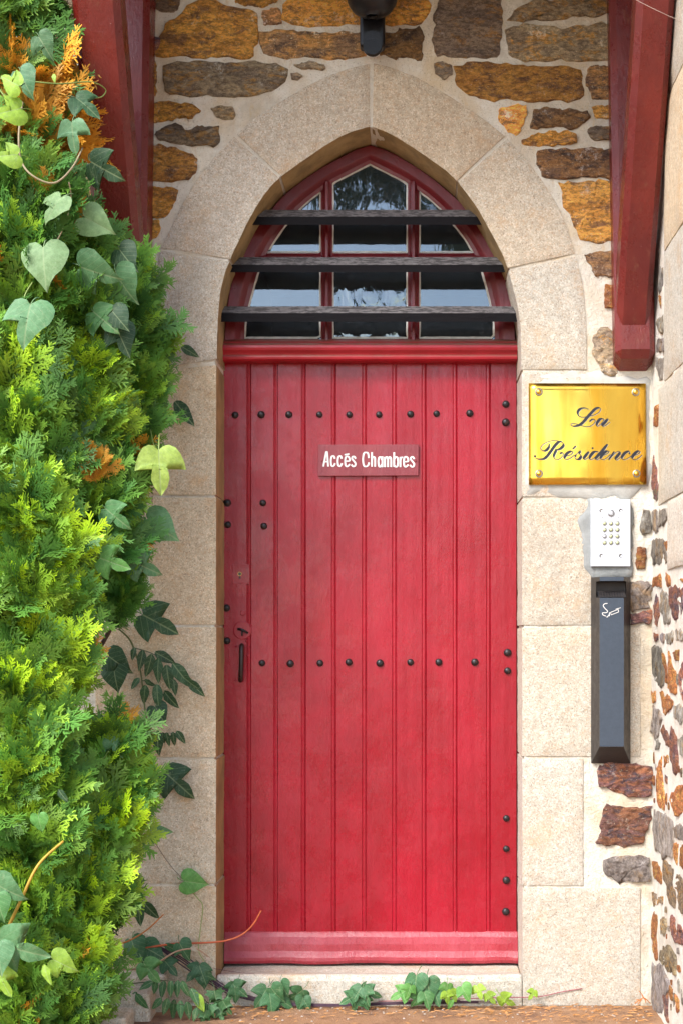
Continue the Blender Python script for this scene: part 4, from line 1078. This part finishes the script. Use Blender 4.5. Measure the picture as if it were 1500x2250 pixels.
# ------------------------------------------------------------------ cypress
def make_spray(seed):
    """flat fan of scale-leaf branchlets, unit length along +Y; returns verts (n,3), quads, t along each vertex"""
    rnd = random.Random(seed); V, F, T = [], [], []
    def seg(a, b, wa, wb, ta, tb, z):
        d = (b-a); nrm = Vector((-d.y, d.x, 0))
        nrm = nrm.normalized() if nrm.length else Vector((1, 0, 0)); k = len(V)
        V.extend([a + nrm*wa + Vector((0,0,z)), a - nrm*wa + Vector((0,0,z)), b - nrm*wb + Vector((0,0,z)), b + nrm*wb + Vector((0,0,z))]); F.append((k, k+1, k+2, k+3)); T.extend([ta, ta, tb, tb])
    def branch(p, ang, L, lvl, t0, z):
        n = {0: 9, 1: 5, 2: 1}[lvl]; a = p; an = ang
        w = {0: .018, 1: .0165, 2: .016}[lvl]
        for i in range(n):
            an += rnd.uniform(-.10, .10); st = L/n
            b = a + Vector((math.sin(an), math.cos(an), 0))*st; f = (i+1)/n
            tb = min(1, t0 + (1-t0)*f*(.9 if lvl == 0 else 1))
            zz = z + rnd.uniform(-.012, .012)
            seg(a, b, w*(1-.25*i/n), w*(1-.25*f) if i < n-1 else w*.55, t0 + (1-t0)*(i/n), tb, zz)
            if lvl < 2 and i < n-1:
                for s in (-1, 1):
                    if rnd.random() < .12: continue
                    LL = (L*(.52 if lvl == 0 else .42)*(1 - .58*f) + .045)*rnd.uniform(.75, 1.15)
                    branch(b, an + s*rnd.uniform(.5, .85), LL, lvl+1, min(.95, t0 + (1-t0)*f*.7), zz + rnd.uniform(-.03, .03))
            a = b
    branch(Vector((0, 0, 0)), 0, 1.0, 0, 0.0, 0)
    V = np.array([list(v) for v in V]); V[:, 2] += -.22*V[:, 1]**2 + .10*V[:, 0]**2*np.sign(rnd.uniform(-1, 1))
    return V, np.array(F), np.array(T)
SPR = [make_spray(s) for s in range(10)]
# lobes traced from the photograph: centre, radii, density, freshness, dead share
LOBES = [(20,15,105,70,.2,.0),(90,35,45,45,.15,.0),(95,200,75,55,.2,.75),(60,290,85,65,.2,.7),(155,300,70,75,.25,.85),(40,140,60,40,.2,.5),
 (50,410,120,60,.2,.02),(110,500,110,75,.2,.02),(40,540,110,80,.25,.02),(200,575,75,60,.2,.03),(255,640,85,70,.15,.08),(325,640,32,48,.3,.05),(60,650,110,90,.3,.02),(180,690,110,80,.3,.05),(300,730,70,55,.15,.1),
 (372,765,42,48,.4,.02),(340,850,68,70,.35,.03),(170,820,125,70,.75,.03),(45,810,75,85,.7,.03),(330,940,62,60,.2,.1),(200,915,130,75,.5,.05),(55,930,95,80,.45,.03),(285,1020,85,65,.1,.15),(218,1032,30,32,.2,1.0),(120,1020,120,65,.45,.05),
 (220,1110,100,65,.4,.08),(60,1110,90,70,.4,.05),(100,1200,140,85,.8,.03),(262,1200,55,55,.12,.1),(45,1290,110,80,.85,.02),(150,1330,75,70,.7,.04),(283,1310,42,62,.08,.08),(90,1415,125,85,.95,.02),(40,1510,110,70,.8,.02),
 (150,1480,70,60,.8,.02),(60,1610,95,70,.45,.04),(35,1690,90,80,.6,.03),(262,1655,75,70,.5,.03),(285,1745,62,62,.35,.04),(120,1730,100,70,.35,.04),(238,1825,98,85,.9,.02),(85,1840,105,85,.5,.04),(195,1955,115,80,.75,.03),(55,1985,105,85,.45,.05),
 (258,1985,50,58,.12,.05),(150,2085,100,75,.7,.03),(45,2130,95,85,.4,.06),(195,2125,62,58,.6,.03),(125,2205,110,55,.35,.06),(35,2240,85,60,.25,.3),(200,2215,45,45,.3,.2)]
rx_ = random.Random(12)
LEFT = [(-70 - 75*(k % 2) - rx_.uniform(0, 40), 60 + 125*k, 115, 85, .5, .03) for k in range(18)]
def lobe_y(px): return -.13 - .42*(1 - min(1, max(0, px/380)))
tree = empty('cypress_tree', P(40, 2250, -.5)); tree.location.z = 0; WORLD[tree.name] = Vector((tree.location.x, tree.location.y, 0))
tag(tree, 'dense bright green cypress filling the left side, with dry orange patches', 'tree')
tp = catmull([Vector((P(40, 0, -.5).x, -.42, -.02)), Vector((P(50, 0, -.5).x, -.42, .9)), Vector((P(70, 0, -.5).x, -.40, 1.9)), Vector((P(50, 0, -.5).x, -.38, 3.3))], 5)
V, F = tube_geo(tp, .07, .03, 10); mk('trunk', V, F, BARK, tree, True)
bp = []
rngt = random.Random(4)
for (px, py, rx, ry, fr, dd) in LOBES:
    c = P(px, py, lobe_y(px)); z0 = max(.05, c.z - .22); k = min(len(tp)-1, int(z0/3.3*(len(tp)-1)))
    bp.append(tube_geo(catmull([tp[k], (tp[k]+c)/2 + Vector((0, 0, -.03)), c, c + Vector((.02, -.03, .04))], 4), .012, .003, 5))
V, F = merge(bp); mk('branches', V, F, BARK, tree, True)
def crown():
    rs = np.random.RandomState(5); AV, AF, AC = [], [], []; base = 0
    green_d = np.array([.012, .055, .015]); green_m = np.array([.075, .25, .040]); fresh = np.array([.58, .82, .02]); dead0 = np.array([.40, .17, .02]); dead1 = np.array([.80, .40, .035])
    for li, (px, py, rx, ry, fr, dd) in enumerate(LOBES + LEFT):
        edge = px + rx
        if edge > 200: px -= 22
        if px > 280 and py < 1100: px -= 22
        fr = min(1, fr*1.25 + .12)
        y0 = lobe_y(px) - .05*rs.rand(); c = np.array(P(px, py, y0)); s = (DIST + y0)/DIST/PXM
        ax, az = rx*s, ry*s; ay = .75*min(ax, az) + .02
        lean = rs.uniform(-.05, .35)
        if dd > .9: c[1] -= .09
        if dd > .9: c = c + np.array([22*s, 0, 0])
        area = ax*az; n = int(32 + area*5400); n = min(n, 165)
        if px < -40: n = 60
        for k in range(n):
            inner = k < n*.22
            u = rs.normal(size=3); u /= np.linalg.norm(u)
            if u[1] > .35: u[1] = -u[1]
            rad = rs.uniform(.25, .5) if inner else rs.uniform(.58, .92)
            p = c + u*np.array([ax, ay, az])*rad
            L = rs.choice([rs.uniform(.07, .11), rs.uniform(.10, .17)])*(1.0 if not inner else 1.05)
            if dd > .9: L = rs.uniform(.05, .08)
            d = u*np.array([.9, .75, .6]) + np.array([lean, -.12, .70]) + rs.normal(size=3)*.19
            d /= np.linalg.norm(d)
            if not inner: p = p - d*L*.55
            # fans stand in upright planes that look outwards
            o = np.cross(d, np.array([u[0]*.4, -1.0, .25]) + rs.normal(size=3)*.36); o /= np.linalg.norm(o)+1e-9
            nn = np.cross(o, d)
            Vt, Ft, Tt = SPR[rs.randint(10)]
            W = p + L*(Vt[:, :1]*o + Vt[:, 1:2]*d + Vt[:, 2:3]*nn)
            isdead = rs.rand() < (dd if dd > .3 else dd*.2)
            t = Tt[:, None]
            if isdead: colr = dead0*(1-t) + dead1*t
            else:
                f = np.clip(fr*(.30 + 1.0*rs.rand())*(.5 + .8*max(0, u[2]*.6 + .4)), 0, 1)*(0.25 if inner else 1)  # tip freshness; shade also painted into undersides, inner sprays and spray bases
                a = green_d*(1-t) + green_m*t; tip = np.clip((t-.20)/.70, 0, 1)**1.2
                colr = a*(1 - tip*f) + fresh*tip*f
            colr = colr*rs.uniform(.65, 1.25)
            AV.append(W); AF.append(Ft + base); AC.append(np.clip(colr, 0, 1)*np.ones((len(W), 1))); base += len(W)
    V = np.concatenate(AV); F = np.concatenate(AF); C = np.concatenate(AC)
    org = np.array(WORLD[tree.name]); V = V - org
    # keep the foliage in front of the wall
    V[:, 1] = np.minimum(V[:, 1], -.015 - org[1])
    me = bpy.data.meshes.new('crown'); me.vertices.add(len(V)); me.vertices.foreach_set('co', V.astype(np.float32).ravel())
    me.loops.add(len(F)*4); me.loops.foreach_set('vertex_index', F.astype(np.int32).ravel())
    me.polygons.add(len(F)); me.polygons.foreach_set('loop_start', np.arange(0, len(F)*4, 4, dtype=np.int32))
    me.update(calc_edges=True)
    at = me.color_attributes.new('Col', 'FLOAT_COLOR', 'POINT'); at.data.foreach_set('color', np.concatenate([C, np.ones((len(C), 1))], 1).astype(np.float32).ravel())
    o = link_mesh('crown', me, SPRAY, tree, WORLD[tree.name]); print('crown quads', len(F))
crown()

# ------------------------------------------------------------------ leaves
HALF = {'heart': [(0,0),(.07,.11),(.18,.19),(.33,.19),(.46,.11),(.54,-.04),(.54,-.20),(.47,-.38),(.36,-.55),(.23,-.70),(.12,-.83),(.05,-.93),(0,-1.02)],
 'tri': [(0,0),(.10,.10),(.23,.13),(.37,.06),(.47,-.09),(.55,-.28),(.58,-.46),(.45,-.43),(.30,-.36),(.17,-.34),(.145,-.39),(.19,-.52),(.21,-.66),(.15,-.84),(.07,-.95),(0,-1.04)],
 'ovate': [(0,0),(.07,-.03),(.16,-.14),(.225,-.30),(.225,-.44),(.18,-.62),(.10,-.82),(.04,-.93),(0,-1)],
 'palm': [(0,0),(.10,.02),(.30,.06),(.46,.12),(.40,-.04),(.62,-.10),(.42,-.22),(.34,-.34),(.40,-.62),(.22,-.50),(.16,-.62),(.12,-.82),(0,-1)]}
LM = {}
def leaf_mesh(kind, var):
    if (kind, var) in LM: return LM[kind, var]
    rnd = random.Random(hash(kind) % 97 + var*7 if False else var*31 + len(kind)); h = HALF[kind]; V, F = [], []
    fold = rnd.uniform(.12, .34); curl = rnd.uniform(.15, .60); skew = rnd.uniform(.9, 1.08)
    rows = []
    cols = [0, .35, .7, 1.0]
    for s in (1, -1):
        if kind == 'heart' and s == -1 and var % 2: h = HALF['tri']
        base_r = len(rows)
        for i, (x, y) in enumerate(h):
            row = []
            for cfrac in cols:
                ym = min(0, y) if cfrac < 1 else y
                yy = min(0, y)*(1-cfrac) + y*cfrac
                xx = x*cfrac*s*(skew if s > 0 else 1)
                z = fold*abs(xx) - curl*yy*yy*.6 - .55*xx*xx + .035*math.sin(yy*13 + var*2 + s)*cfrac
                row.append(len(V)); V.append((xx, yy, z))
            rows.append(row)
        r0 = base_r
        for i in range(len(h)-1):
            for k in range(3):
                f = (rows[r0+i][k], rows[r0+i][k+1], rows[r0+i+1][k+1], rows[r0+i+1][k]); F.append(f[::-1] if s == 1 else f)
    if kind != 'ovate':
        pv, pf = tube_geo(catmull([Vector((0, -.04, -.01)), Vector((.01, .14, -.06)), Vector((.05 - .03*var, .34, -.22)), Vector((.10 - .07*var, .48, -.42))], 3), .014, .018, 5)
        b = len(V); V += [tuple(v) for v in pv]; F += [tuple(b+i for i in f) for f in pf]
    me = bpy.data.meshes.new(kind + '_leaf'); me.from_pydata(V, [], F); me.update()
    me.polygons.foreach_set('use_smooth', [True]*len(me.polygons)); me.materials.append(LEAF); LM[kind, var] = me; return me
rl = random.Random(21)
def leaf(parent, px, py, size, ang, kind, col, y=-.2, tilt=None, roll=None):
    s = size*(DIST + y)/DIST/PXM
    me = leaf_mesh(kind, rl.randrange(4))
    tilt = rl.uniform(-.05, .75) if tilt is None else tilt; roll = rl.uniform(-.45, .45) if roll is None else roll
    tip = Vector((math.sin(R(ang)), 0, -math.cos(R(ang))))
    pos = P(px, py, y) - tip*s*.45
    # local x right, y up, z to the camera
    B = Matrix(((1, 0, 0), (0, 0, -1), (0, 1, 0)))
    M = B @ Matrix.Rotation(R(ang), 3, 'Z') @ Matrix.Rotation(roll, 3, 'Y') @ Matrix.Rotation(-tilt, 3, 'X')
    o = link_mesh('leaf', me, None, parent, pos); o.rotation_euler = M.to_euler(); s2 = s*(.76 if s > .1 else .88)*(1 + .15*abs(tilt)); o.scale = (s2, s2, s2)
    j = rl.uniform(.85, 1.15); o.color = (col[0]*j, col[1]*j, col[2]*j, 1)
    return o
def stem(name, parent, pts, r0, r1, col, y=None):
    P3 = [P(p[0], p[1], p[2] if len(p) > 2 else y) for p in pts]
    V, F = tube_geo(catmull(P3, 7), r0, r1, 6); return mk(name, V, F, STEM, parent, True, col)
PALE = (.24, .38, .16); MID = (.085, .23, .065); DARK = (.030, .085, .030); BLUE = (.15, .33, .14); LIMEC = (.32, .50, .05); YEL = (.40, .54, .10); BRT = (.13, .34, .07)
GST = (.22, .30, .07); WST = (.30, .24, .13)
def vine(name, label, base):
    o = empty(name, base); tag(o, label, 'vine'); return o
yv = lambda px: lobe_y(px) - .23
v1 = vine('climbing_vine', 'vine with large pale heart-shaped leaves over the upper cypress', P(90, 760, yv(90)))
for a in [(100,597,118,5,'heart',PALE),(60,722,118,-8,'heart',BLUE),(113,465,84,-35,'heart',PALE),(224,497,92,62,'heart',PALE),(228,603,112,72,'heart',(.12,.27,.11)),(278,640,100,30,'heart',(.09,.21,.085)),(238,712,92,50,'tri',MID),(272,755,86,25,'heart',DARK),
          (160,308,88,2,'tri',(.12,.26,.12)),(243,378,104,62,'tri',DARK),(197,238,84,52,'tri',(.06,.15,.06)),(58,186,70,25,'heart',(.10,.24,.11)),(18,246,64,-75,'heart',LIMEC),(14,342,56,-85,'heart',LIMEC),(20,176,56,-120,'heart',LIMEC),(283,572,66,40,'heart',DARK),(100,105,62,30,'heart',(.07,.17,.06)),(120,172,22,10,'ovate',LIMEC),(265,705,60,40,'heart',DARK)]:
    leaf(v1, a[0], a[1], a[2], a[3], a[4], a[5], yv(a[0]) - rl.uniform(0, .05), rl.uniform(0, .45))
stem('stem', v1, [(50,225,-.66),(42,300,-.70),(48,355,-.70),(75,388,-.71),(120,402,-.70),(158,370,-.66),(182,325,-.62)], .0035, .0028, WST)
stem('stem', v1, [(-5,172,-.68),(60,178,-.68),(130,184,-.64),(200,180,-.55),(232,196,-.5),(225,212,-.5),(205,216,-.5)], .0024, .0018, GST)
stem('stem', v1, [(-5,190,-.7),(25,228,-.7),(50,232,-.7)], .003, .002, GST)
stem('stem', v1, [(152,400,-.62),(156,440,-.6),(140,500,-.6),(108,560,-.62)], .0025, .002, WST)
stem('stem', v1, [(72,620,-.64),(55,650,-.66),(50,690,-.67)], .0022, .002, GST)
stem('stem', v1, [(182,620,-.5),(155,640,-.5),(120,590,-.55)], .0022, .002, GST)
v2 = vine('climbing_vine', 'vine with a yellow three-lobed leaf and small leaves beside the left jamb', P(330, 1300, -.15))
for a in [(352,1044,122,3,'tri',YEL,-.44),(262,1142,84,50,'tri',(.12,.32,.10),-.48),(364,1168,100,58,'heart',(.16,.36,.16),-.30),(258,1240,88,70,'tri',BRT,-.50),(325,1250,90,62,'tri',(.13,.31,.14),-.36),(290,1300,86,42,'heart',DARK,-.26),(358,1374,108,62,'tri',DARK,-.08),(268,1462,76,55,'heart',DARK,-.06),(256,1498,72,10,'heart',DARK,-.06),
          (258,1645,70,30,'tri',BLUE,-.38),(398,1728,98,48,'tri',DARK,-.03),(354,1826,56,85,'ovate',BLUE,-.10),(88,1812,44,8,'heart',BRT,-.66),(140,1748,40,40,'ovate',DARK,-.6),(418,772,50,60,'ovate',DARK,-.05),(408,912,84,38,'ovate',DARK,-.05),(432,1940,58,82,'heart',BRT,-.04),(307,2010,56,5,'ovate',DARK,-.06),(332,2002,60,40,'ovate',DARK,-.06),(280,990,60,35,'ovate',DARK,-.3)]:
    leaf(v2, *a, tilt=rl.uniform(0, .4), roll=rl.uniform(-.2, .2))
stem('stem', v2, [(330,930,-.28),(336,970,-.36),(347,992,-.43)], .002, .002, GST)
stem('stem', v2, [(335,1090,-.12),(332,1150,-.12),(322,1210,-.14),(310,1260,-.16)], .0016, .0016, WST)
stem('stem', v2, [(213,1205,-.4),(220,1250,-.42),(228,1310,-.42)], .0022, .0018, GST)
stem('stem', v2, [(120,1780,-.55),(160,1720,-.5),(215,1680,-.4),(240,1650,-.4)], .003, .002, GST)
stem('stem', v2, [(418,1955,-.03),(436,1975,-.03),(446,1992,-.03),(441,2040,-.03),(437,2088,-.05),(450,2112,-.05)], .0018, .0014, GST)
stem('stem', v2, [(340,1850,-.04),(370,1895,-.03),(400,1930,-.03)], .0012, .001, (.10,.06,.04))
v3 = vine('compound_leaf_shoot', 'dark shoot with rows of pointed leaflets against the left granite jamb', P(300, 1660, -.06))
for a in [(293,1437,34,-15,'ovate'),(310,1450,50,-12,'ovate'),(328,1462,58,-14,'ovate'),(347,1477,70,-5,'ovate'),(370,1488,62,8,'ovate'),(404,1488,88,38,'ovate'),(432,1512,54,45,'ovate'),(367,1447,66,62,'ovate'),(384,1510,40,8,'ovate'),(297,1502,36,-38,'ovate'),(317,1527,50,-8,'ovate'),(348,1530,60,5,'ovate'),(377,1537,56,40,'ovate'),(353,1572,48,30,'heart'),
          (327,1620,30,-10,'ovate'),(347,1633,62,2,'ovate'),(359,1622,30,5,'ovate'),(368,1625,36,5,'ovate'),(382,1624,36,5,'ovate'),(398,1620,38,35,'ovate'),(330,1500,30,60,'ovate'),(420,1500,50,52,'ovate')]:
    leaf(v3, *a, DARK, -.055 - rl.uniform(0, .02), tilt=rl.uniform(0, .35))
stem('stem', v3, [(262,1382,-.08),(285,1405,-.06),(300,1440,-.05),(310,1480,-.05),(316,1530,-.05),(321,1575,-.05),(326,1612,-.05)], .0036, .0026, (.10, .12, .03))
stem('stem', v3, [(296,1424,-.05),(325,1432,-.055),(355,1446,-.06),(390,1466,-.06),(425,1500,-.06)], .002, .0014, (.06, .08, .03))
stem('stem', v3, [(326,1610,-.05),(355,1611,-.055),(385,1611,-.055),(402,1616,-.055)], .0016, .001, (.06, .08, .03))
stem('stem', v3, [(312,1495,-.05),(335,1500,-.055),(350,1520,-.055),(352,1560,-.055)], .0018, .0012, (.06, .08, .03))
v4 = vine('climbing_vine', 'vine with broad bluish leaves in the lower left foreground', P(40, 2200, -.75))
for a in [(30,1962,92,62,'heart',BLUE),(62,2092,138,72,'tri',BLUE),(148,2124,76,62,'heart',LIMEC),(12,2165,80,25,'tri',LIMEC),(0,2110,70,10,'heart',BLUE),(105,2140,50,20,'ovate',LIMEC),(2,1998,60,15,'heart',MID)]:
    leaf(v4, *a, -.74 - rl.uniform(0, .05), tilt=rl.uniform(.05, .4))
stem('stem', v4, [(-8,2100,-.72),(20,2035,-.72),(48,1975,-.72),(85,1900,-.7),(140,1848,-.66)], .0056, .0036, (.50, .30, .03))
v5 = vine('compound_leaf_shoot', 'green shoot of hanging toothed leaflets by the kerb, left of the step', P(400, 2225, -.16))
G5 = (.055, .155, .050)
for a in [(341,2169,36,-12,'ovate'),(360,2173,42,-5,'ovate'),(376,2173,42,-3,'ovate'),(392,2172,42,0,'ovate'),(409,2172,44,28,'ovate'),(364,2211,42,-15,'ovate'),(382,2217,48,-8,'ovate'),(397,2217,42,0,'ovate'),(414,2220,44,10,'ovate'),(323,2166,36,-55,'ovate'),(295,2199,46,-10,'ovate'),(313,2199,48,42,'ovate'),(274,2193,46,-40,'ovate'),(345,2205,36,-40,'ovate'),
          (427,2190,44,20,'ovate'),(448,2236,38,-20,'palm'),(475,2196,44,10,'palm'),(499,2214,42,30,'palm'),(460,2229,48,0,'palm'),(487,2229,38,15,'palm'),(430,2228,34,-15,'ovate')]:
    leaf(v5, *a, G5, -.17 - rl.uniform(0, .05), tilt=rl.uniform(.1, .5))
leaf(v5, 439, 2202, 52, 25, 'ovate', LIMEC, -.22, tilt=.2)
stem('stem', v5, [(262,2165,-.16),(320,2158,-.18),(370,2155,-.19),(420,2170,-.19),(460,2205,-.18),(490,2215,-.15)], .0024, .0014, (.07, .08, .03))
stem('stem', v5, [(345,2200,-.2),(390,2205,-.2),(420,2212,-.2)], .0016, .001, (.07, .08, .03))
v6 = vine('trailing_vine', 'vine with purple runners trailing along the foot of the threshold', P(760, 2208, -.03))
for a in [(427,2139,44,-40,'tri'),(446,2142,46,20,'tri'),(458,2146,44,60,'ovate'),(448,2155,38,5,'heart'),(325,2118,42,-20,'ovate'),(376,2127,44,40,'tri'),(382,2082,48,70,'ovate'),(406,2091,46,30,'heart'),(340,2094,56,60,'heart'),(304,2091,60,30,'heart'),(510,2180,44,-30,'tri'),(528,2176,44,50,'tri'),(518,2190,36,5,'heart'),
          (574,2193,54,-32,'heart'),(595,2208,46,5,'heart'),(610,2187,46,40,'heart'),(624,2202,50,60,'heart'),(648,2190,48,-50,'heart'),(661,2207,34,-20,'heart'),(674,2207,30,30,'heart'),(626,2174,38,30,'heart'),
          (764,2196,38,-60,'tri'),(784,2186,42,-30,'tri'),(804,2190,44,20,'tri'),(796,2170,36,150,'ovate'),(818,2184,44,70,'tri'),(780,2210,34,-20,'tri'),(802,2206,36,20,'tri')]:
    leaf(v6, *a, (.045, .135, .050) if a[0] < 480 else (.060, .175, .065), -.045 - rl.uniform(0, .03), tilt=rl.uniform(0, .5))
for a in [(876,2186,42,-60,'tri',BRT),(896,2180,34,-20,'tri',BRT),(912,2168,54,-5,'heart',(.07,.20,.08)),(942,2178,54,10,'heart',(.07,.20,.08)),(918,2186,40,30,'heart',(.10,.24,.10)),(936,2198,40,15,'heart',MID),(912,2200,36,-30,'heart',MID),(958,2190,42,20,'heart',(.07,.20,.08)),
          (978,2178,36,-15,'tri',BRT),(982,2193,32,10,'tri',LIMEC),(996,2190,32,30,'tri',LIMEC),(988,2206,28,-30,'ovate',BRT),(1022,2183,38,30,'heart',BRT),(1052,2180,32,20,'tri',LIMEC),(1078,2194,32,40,'tri',LIMEC),(1114,2199,42,55,'tri',LIMEC),(1166,2186,26,-30,'tri',LIMEC)]:
    leaf(v6, *a, -.05 - rl.uniform(0, .03), tilt=rl.uniform(0, .5))
PUR = (.055, .022, .040)
for k, off in enumerate((0, 9, -8, 16, 4)):
    stem('runner', v6, [(320 + off*2, 2068 + off, -.03), (390, 2098 + off, -.03), (450, 2140 + off*.9, -.03), (510, 2178 + off*.5, -.03), (600, 2202 + off*.25, -.035), (720, 2208 + off*.2, -.035), (860, 2204 + off*.2, -.03), (980, 2200 + off*.3, -.03), (1090 - 40*(k % 3), 2200 + off*.2, -.03)], .0024, .0016, PUR)
stem('runner', v6, [(830,2200,-.03),(950,2197,-.025),(1090,2192,-.02),(1180,2190,-.015),(1230,2180,-.012),(1278,2172,-.012)], .0018, .0016, (.30, .08, .10))
stem('runner', v6, [(470,2128,-.02),(520,2136,-.015),(560,2140,-.012)], .0008, .0006, PUR)
stem('shoot', v6, [(310,2085,-.05),(380,2074,-.05),(440,2072,-.045),(490,2068,-.04),(528,2056,-.04),(556,2032,-.045),(574,2001,-.05)], .0042, .0026, (.46, .09, .025))
stem('shoot', v6, [(245,2082,-.10),(290,2064,-.08),(325,2042,-.07),(360,2009,-.07)], .0034, .0022, (.48, .16, .03))
stem('shoot', v6, [(262,2130,-.16),(320,2127,-.14),(355,2110,-.13),(390,2090,-.12),(430,2085,-.10),(455,2100,-.09),(468,2114,-.09)], .0036, .0024, (.36, .22, .13))
for k, (x, y) in enumerate(((428, 2086), (462, 2108))):
    leaf(v6, x, y, 22, 60, 'ovate', (.55, .45, .38), -.11)
leaf(v6, 334, 2137, 60, 40, 'tri', (.12, .30, .09), -.2, tilt=.2); leaf(v6, 318, 2128, 40, -100, 'ovate', (.12, .30, .09), -.2, tilt=.2)

# ------------------------------------------------------------------ litter on the ground, cobweb thread, dried leaf bits
def litter():
    rnd = random.Random(8); parts = []
    for k in range(420):
        x = rnd.uniform(-.62, XW - .03) if rnd.random() < .7 else rnd.uniform(.15, XW - .03); y = -abs(rnd.gauss(0, .13)) - .012
        a = rnd.uniform(-.6, .6) if rnd.random() < .7 else rnd.uniform(0, 6.3); L = rnd.uniform(.006, .035); w = rnd.uniform(.0006, .0016)
        d = Vector((math.cos(a), math.sin(a), 0)); n = Vector((-d.y, d.x, 0)); p = Vector((x, y, .003 + rnd.random()*.003)); e = p + d*L + Vector((0, 0, rnd.uniform(-.001, .006)))
        parts.append(([p+n*w, p-n*w, e-n*w*.4, e+n*w*.4, (p+e)/2 + Vector((0, 0, w*2.5))], [(0, 1, 4), (1, 2, 4), (2, 3, 4), (3, 0, 4)]))
    V, F = merge(parts); o = mk('dry_needles', V, F, STEM, None, False, (.42, .19, .05)); tag(o, 'scattered dry orange cypress needles on the ground by the step', 'litter', kind='stuff')
    parts = []
    for k in range(150):
        x = rnd.uniform(-.6, XW - .02); y = -abs(rnd.gauss(0, .12)) - .01; r = rnd.uniform(.0012, .0045)
        V, F = dome_geo((0, 0, 0), 1, 1, 7, 3); parts.append(([Vector((x + v[0]*r*rnd.uniform(.8, 1.3), y + v[2]*r, .001 - v[1]*r*.8)) for v in V], F))
    V, F = merge(parts); o = mk('grit', V, F, STEM, None, False, (.40, .33, .27)); tag(o, 'pale grit scattered on the ground along the wall foot', 'grit', kind='stuff')
litter()
tw = empty('dry_twig', P(1405, 2205, -.02)); tag(tw, 'dry orange cypress twig lying in the right wall corner', 'twig')
for (a, b) in (((1393, 2205), (1412, 2192)), ((1412, 2192), (1403, 2178)), ((1412, 2192), (1428, 2206)), ((1409, 2194), (1400, 2207)), ((1412, 2192), (1418, 2204)), ((1404, 2198), (1396, 2197))):
    stem('twig_stem', tw, [(a[0], a[1], -.03), ((a[0]+b[0])/2 + 1, (a[1]+b[1])/2 - 1, -.03), (b[0], b[1], -.03)], .0022, .0012, (.50, .17, .03))
o = stem('cobweb_thread', None, [(1385, -6, -.75), (1440, 22, -.7), (1506, 52, -.62)], .0007, .0007, (.7, .6, .55)); tag(o, 'single cobweb thread strung across the right bracket', 'cobweb')

# ------------------------------------------------------------------ tree behind the viewer, mirrored in the panes
def garden_tree():
    t = empty('garden_tree', (2.6, -17, 0)); tag(t, 'tall leafy tree behind the viewer, mirrored in the fanlight panes', 'tree')
    pts = catmull([Vector((2.6, -17, -.1)), Vector((2.5, -17, 2.5)), Vector((2.1, -17.1, 5)), Vector((1.2, -17, 8.2)), Vector((.6, -17, 10.5))], 5)
    V, F = tube_geo(pts, .28, .08, 10); lb = [(V, F)]
    cl = [(-2.6, 8.9, 1.5), (-.8, 8.8, 1.4), (.9, 8.6, 1.6), (2.6, 8.9, 1.7), (-1.6, 10.6, 1.9), (.6, 10.8, 2.0), (2.4, 10.9, 1.7), (1.0, 7.2, .55), (4.0, 9.6, 1.4), (-3.8, 10.0, 1.3), (.2, 12.2, 1.4)]
    rs = np.random.RandomState(2); AV = []
    for (x, z, r) in cl:
        c = Vector((x, -17 + rs.uniform(-1, 1), z)); k = min(range(len(pts)), key=lambda i: (pts[i]-c).length)
        lb.append(tube_geo(catmull([pts[max(0, k-3)], (pts[k]+c)/2, c], 4), .07, .02, 6))
        n = int(950*r*r)
        u = rs.normal(size=(n, 3)); u /= np.linalg.norm(u, axis=1)[:, None]; p = np.array(c) + u*(rs.rand(n, 1)**.4)*np.array([r, r, r*.8])
        a = rs.normal(size=(n, 3)); a /= np.linalg.norm(a, axis=1)[:, None]; b = np.cross(a, rs.normal(size=(n, 3))); b /= np.linalg.norm(b, axis=1)[:, None]
        L = rs.uniform(.08, .15, (n, 1)); AV.append(np.stack([p - a*L, p + b*L*.45, p + a*L, p - b*L*.45], 1).reshape(-1, 3))
    V, F = merge(lb); mk('trunk', V, F, BARK, t, True)
    V = np.concatenate(AV); n = len(V)//4
    me = bpy.data.meshes.new('crown'); me.from_pydata((V - np.array([2.6, -17, 0])).tolist(), [], np.arange(n*4).reshape(-1, 4).tolist()); me.update()
    o = link_mesh('crown', me, LEAF, t, (2.6, -17, 0)); o.color = (.06, .13, .035, 1)
garden_tree()
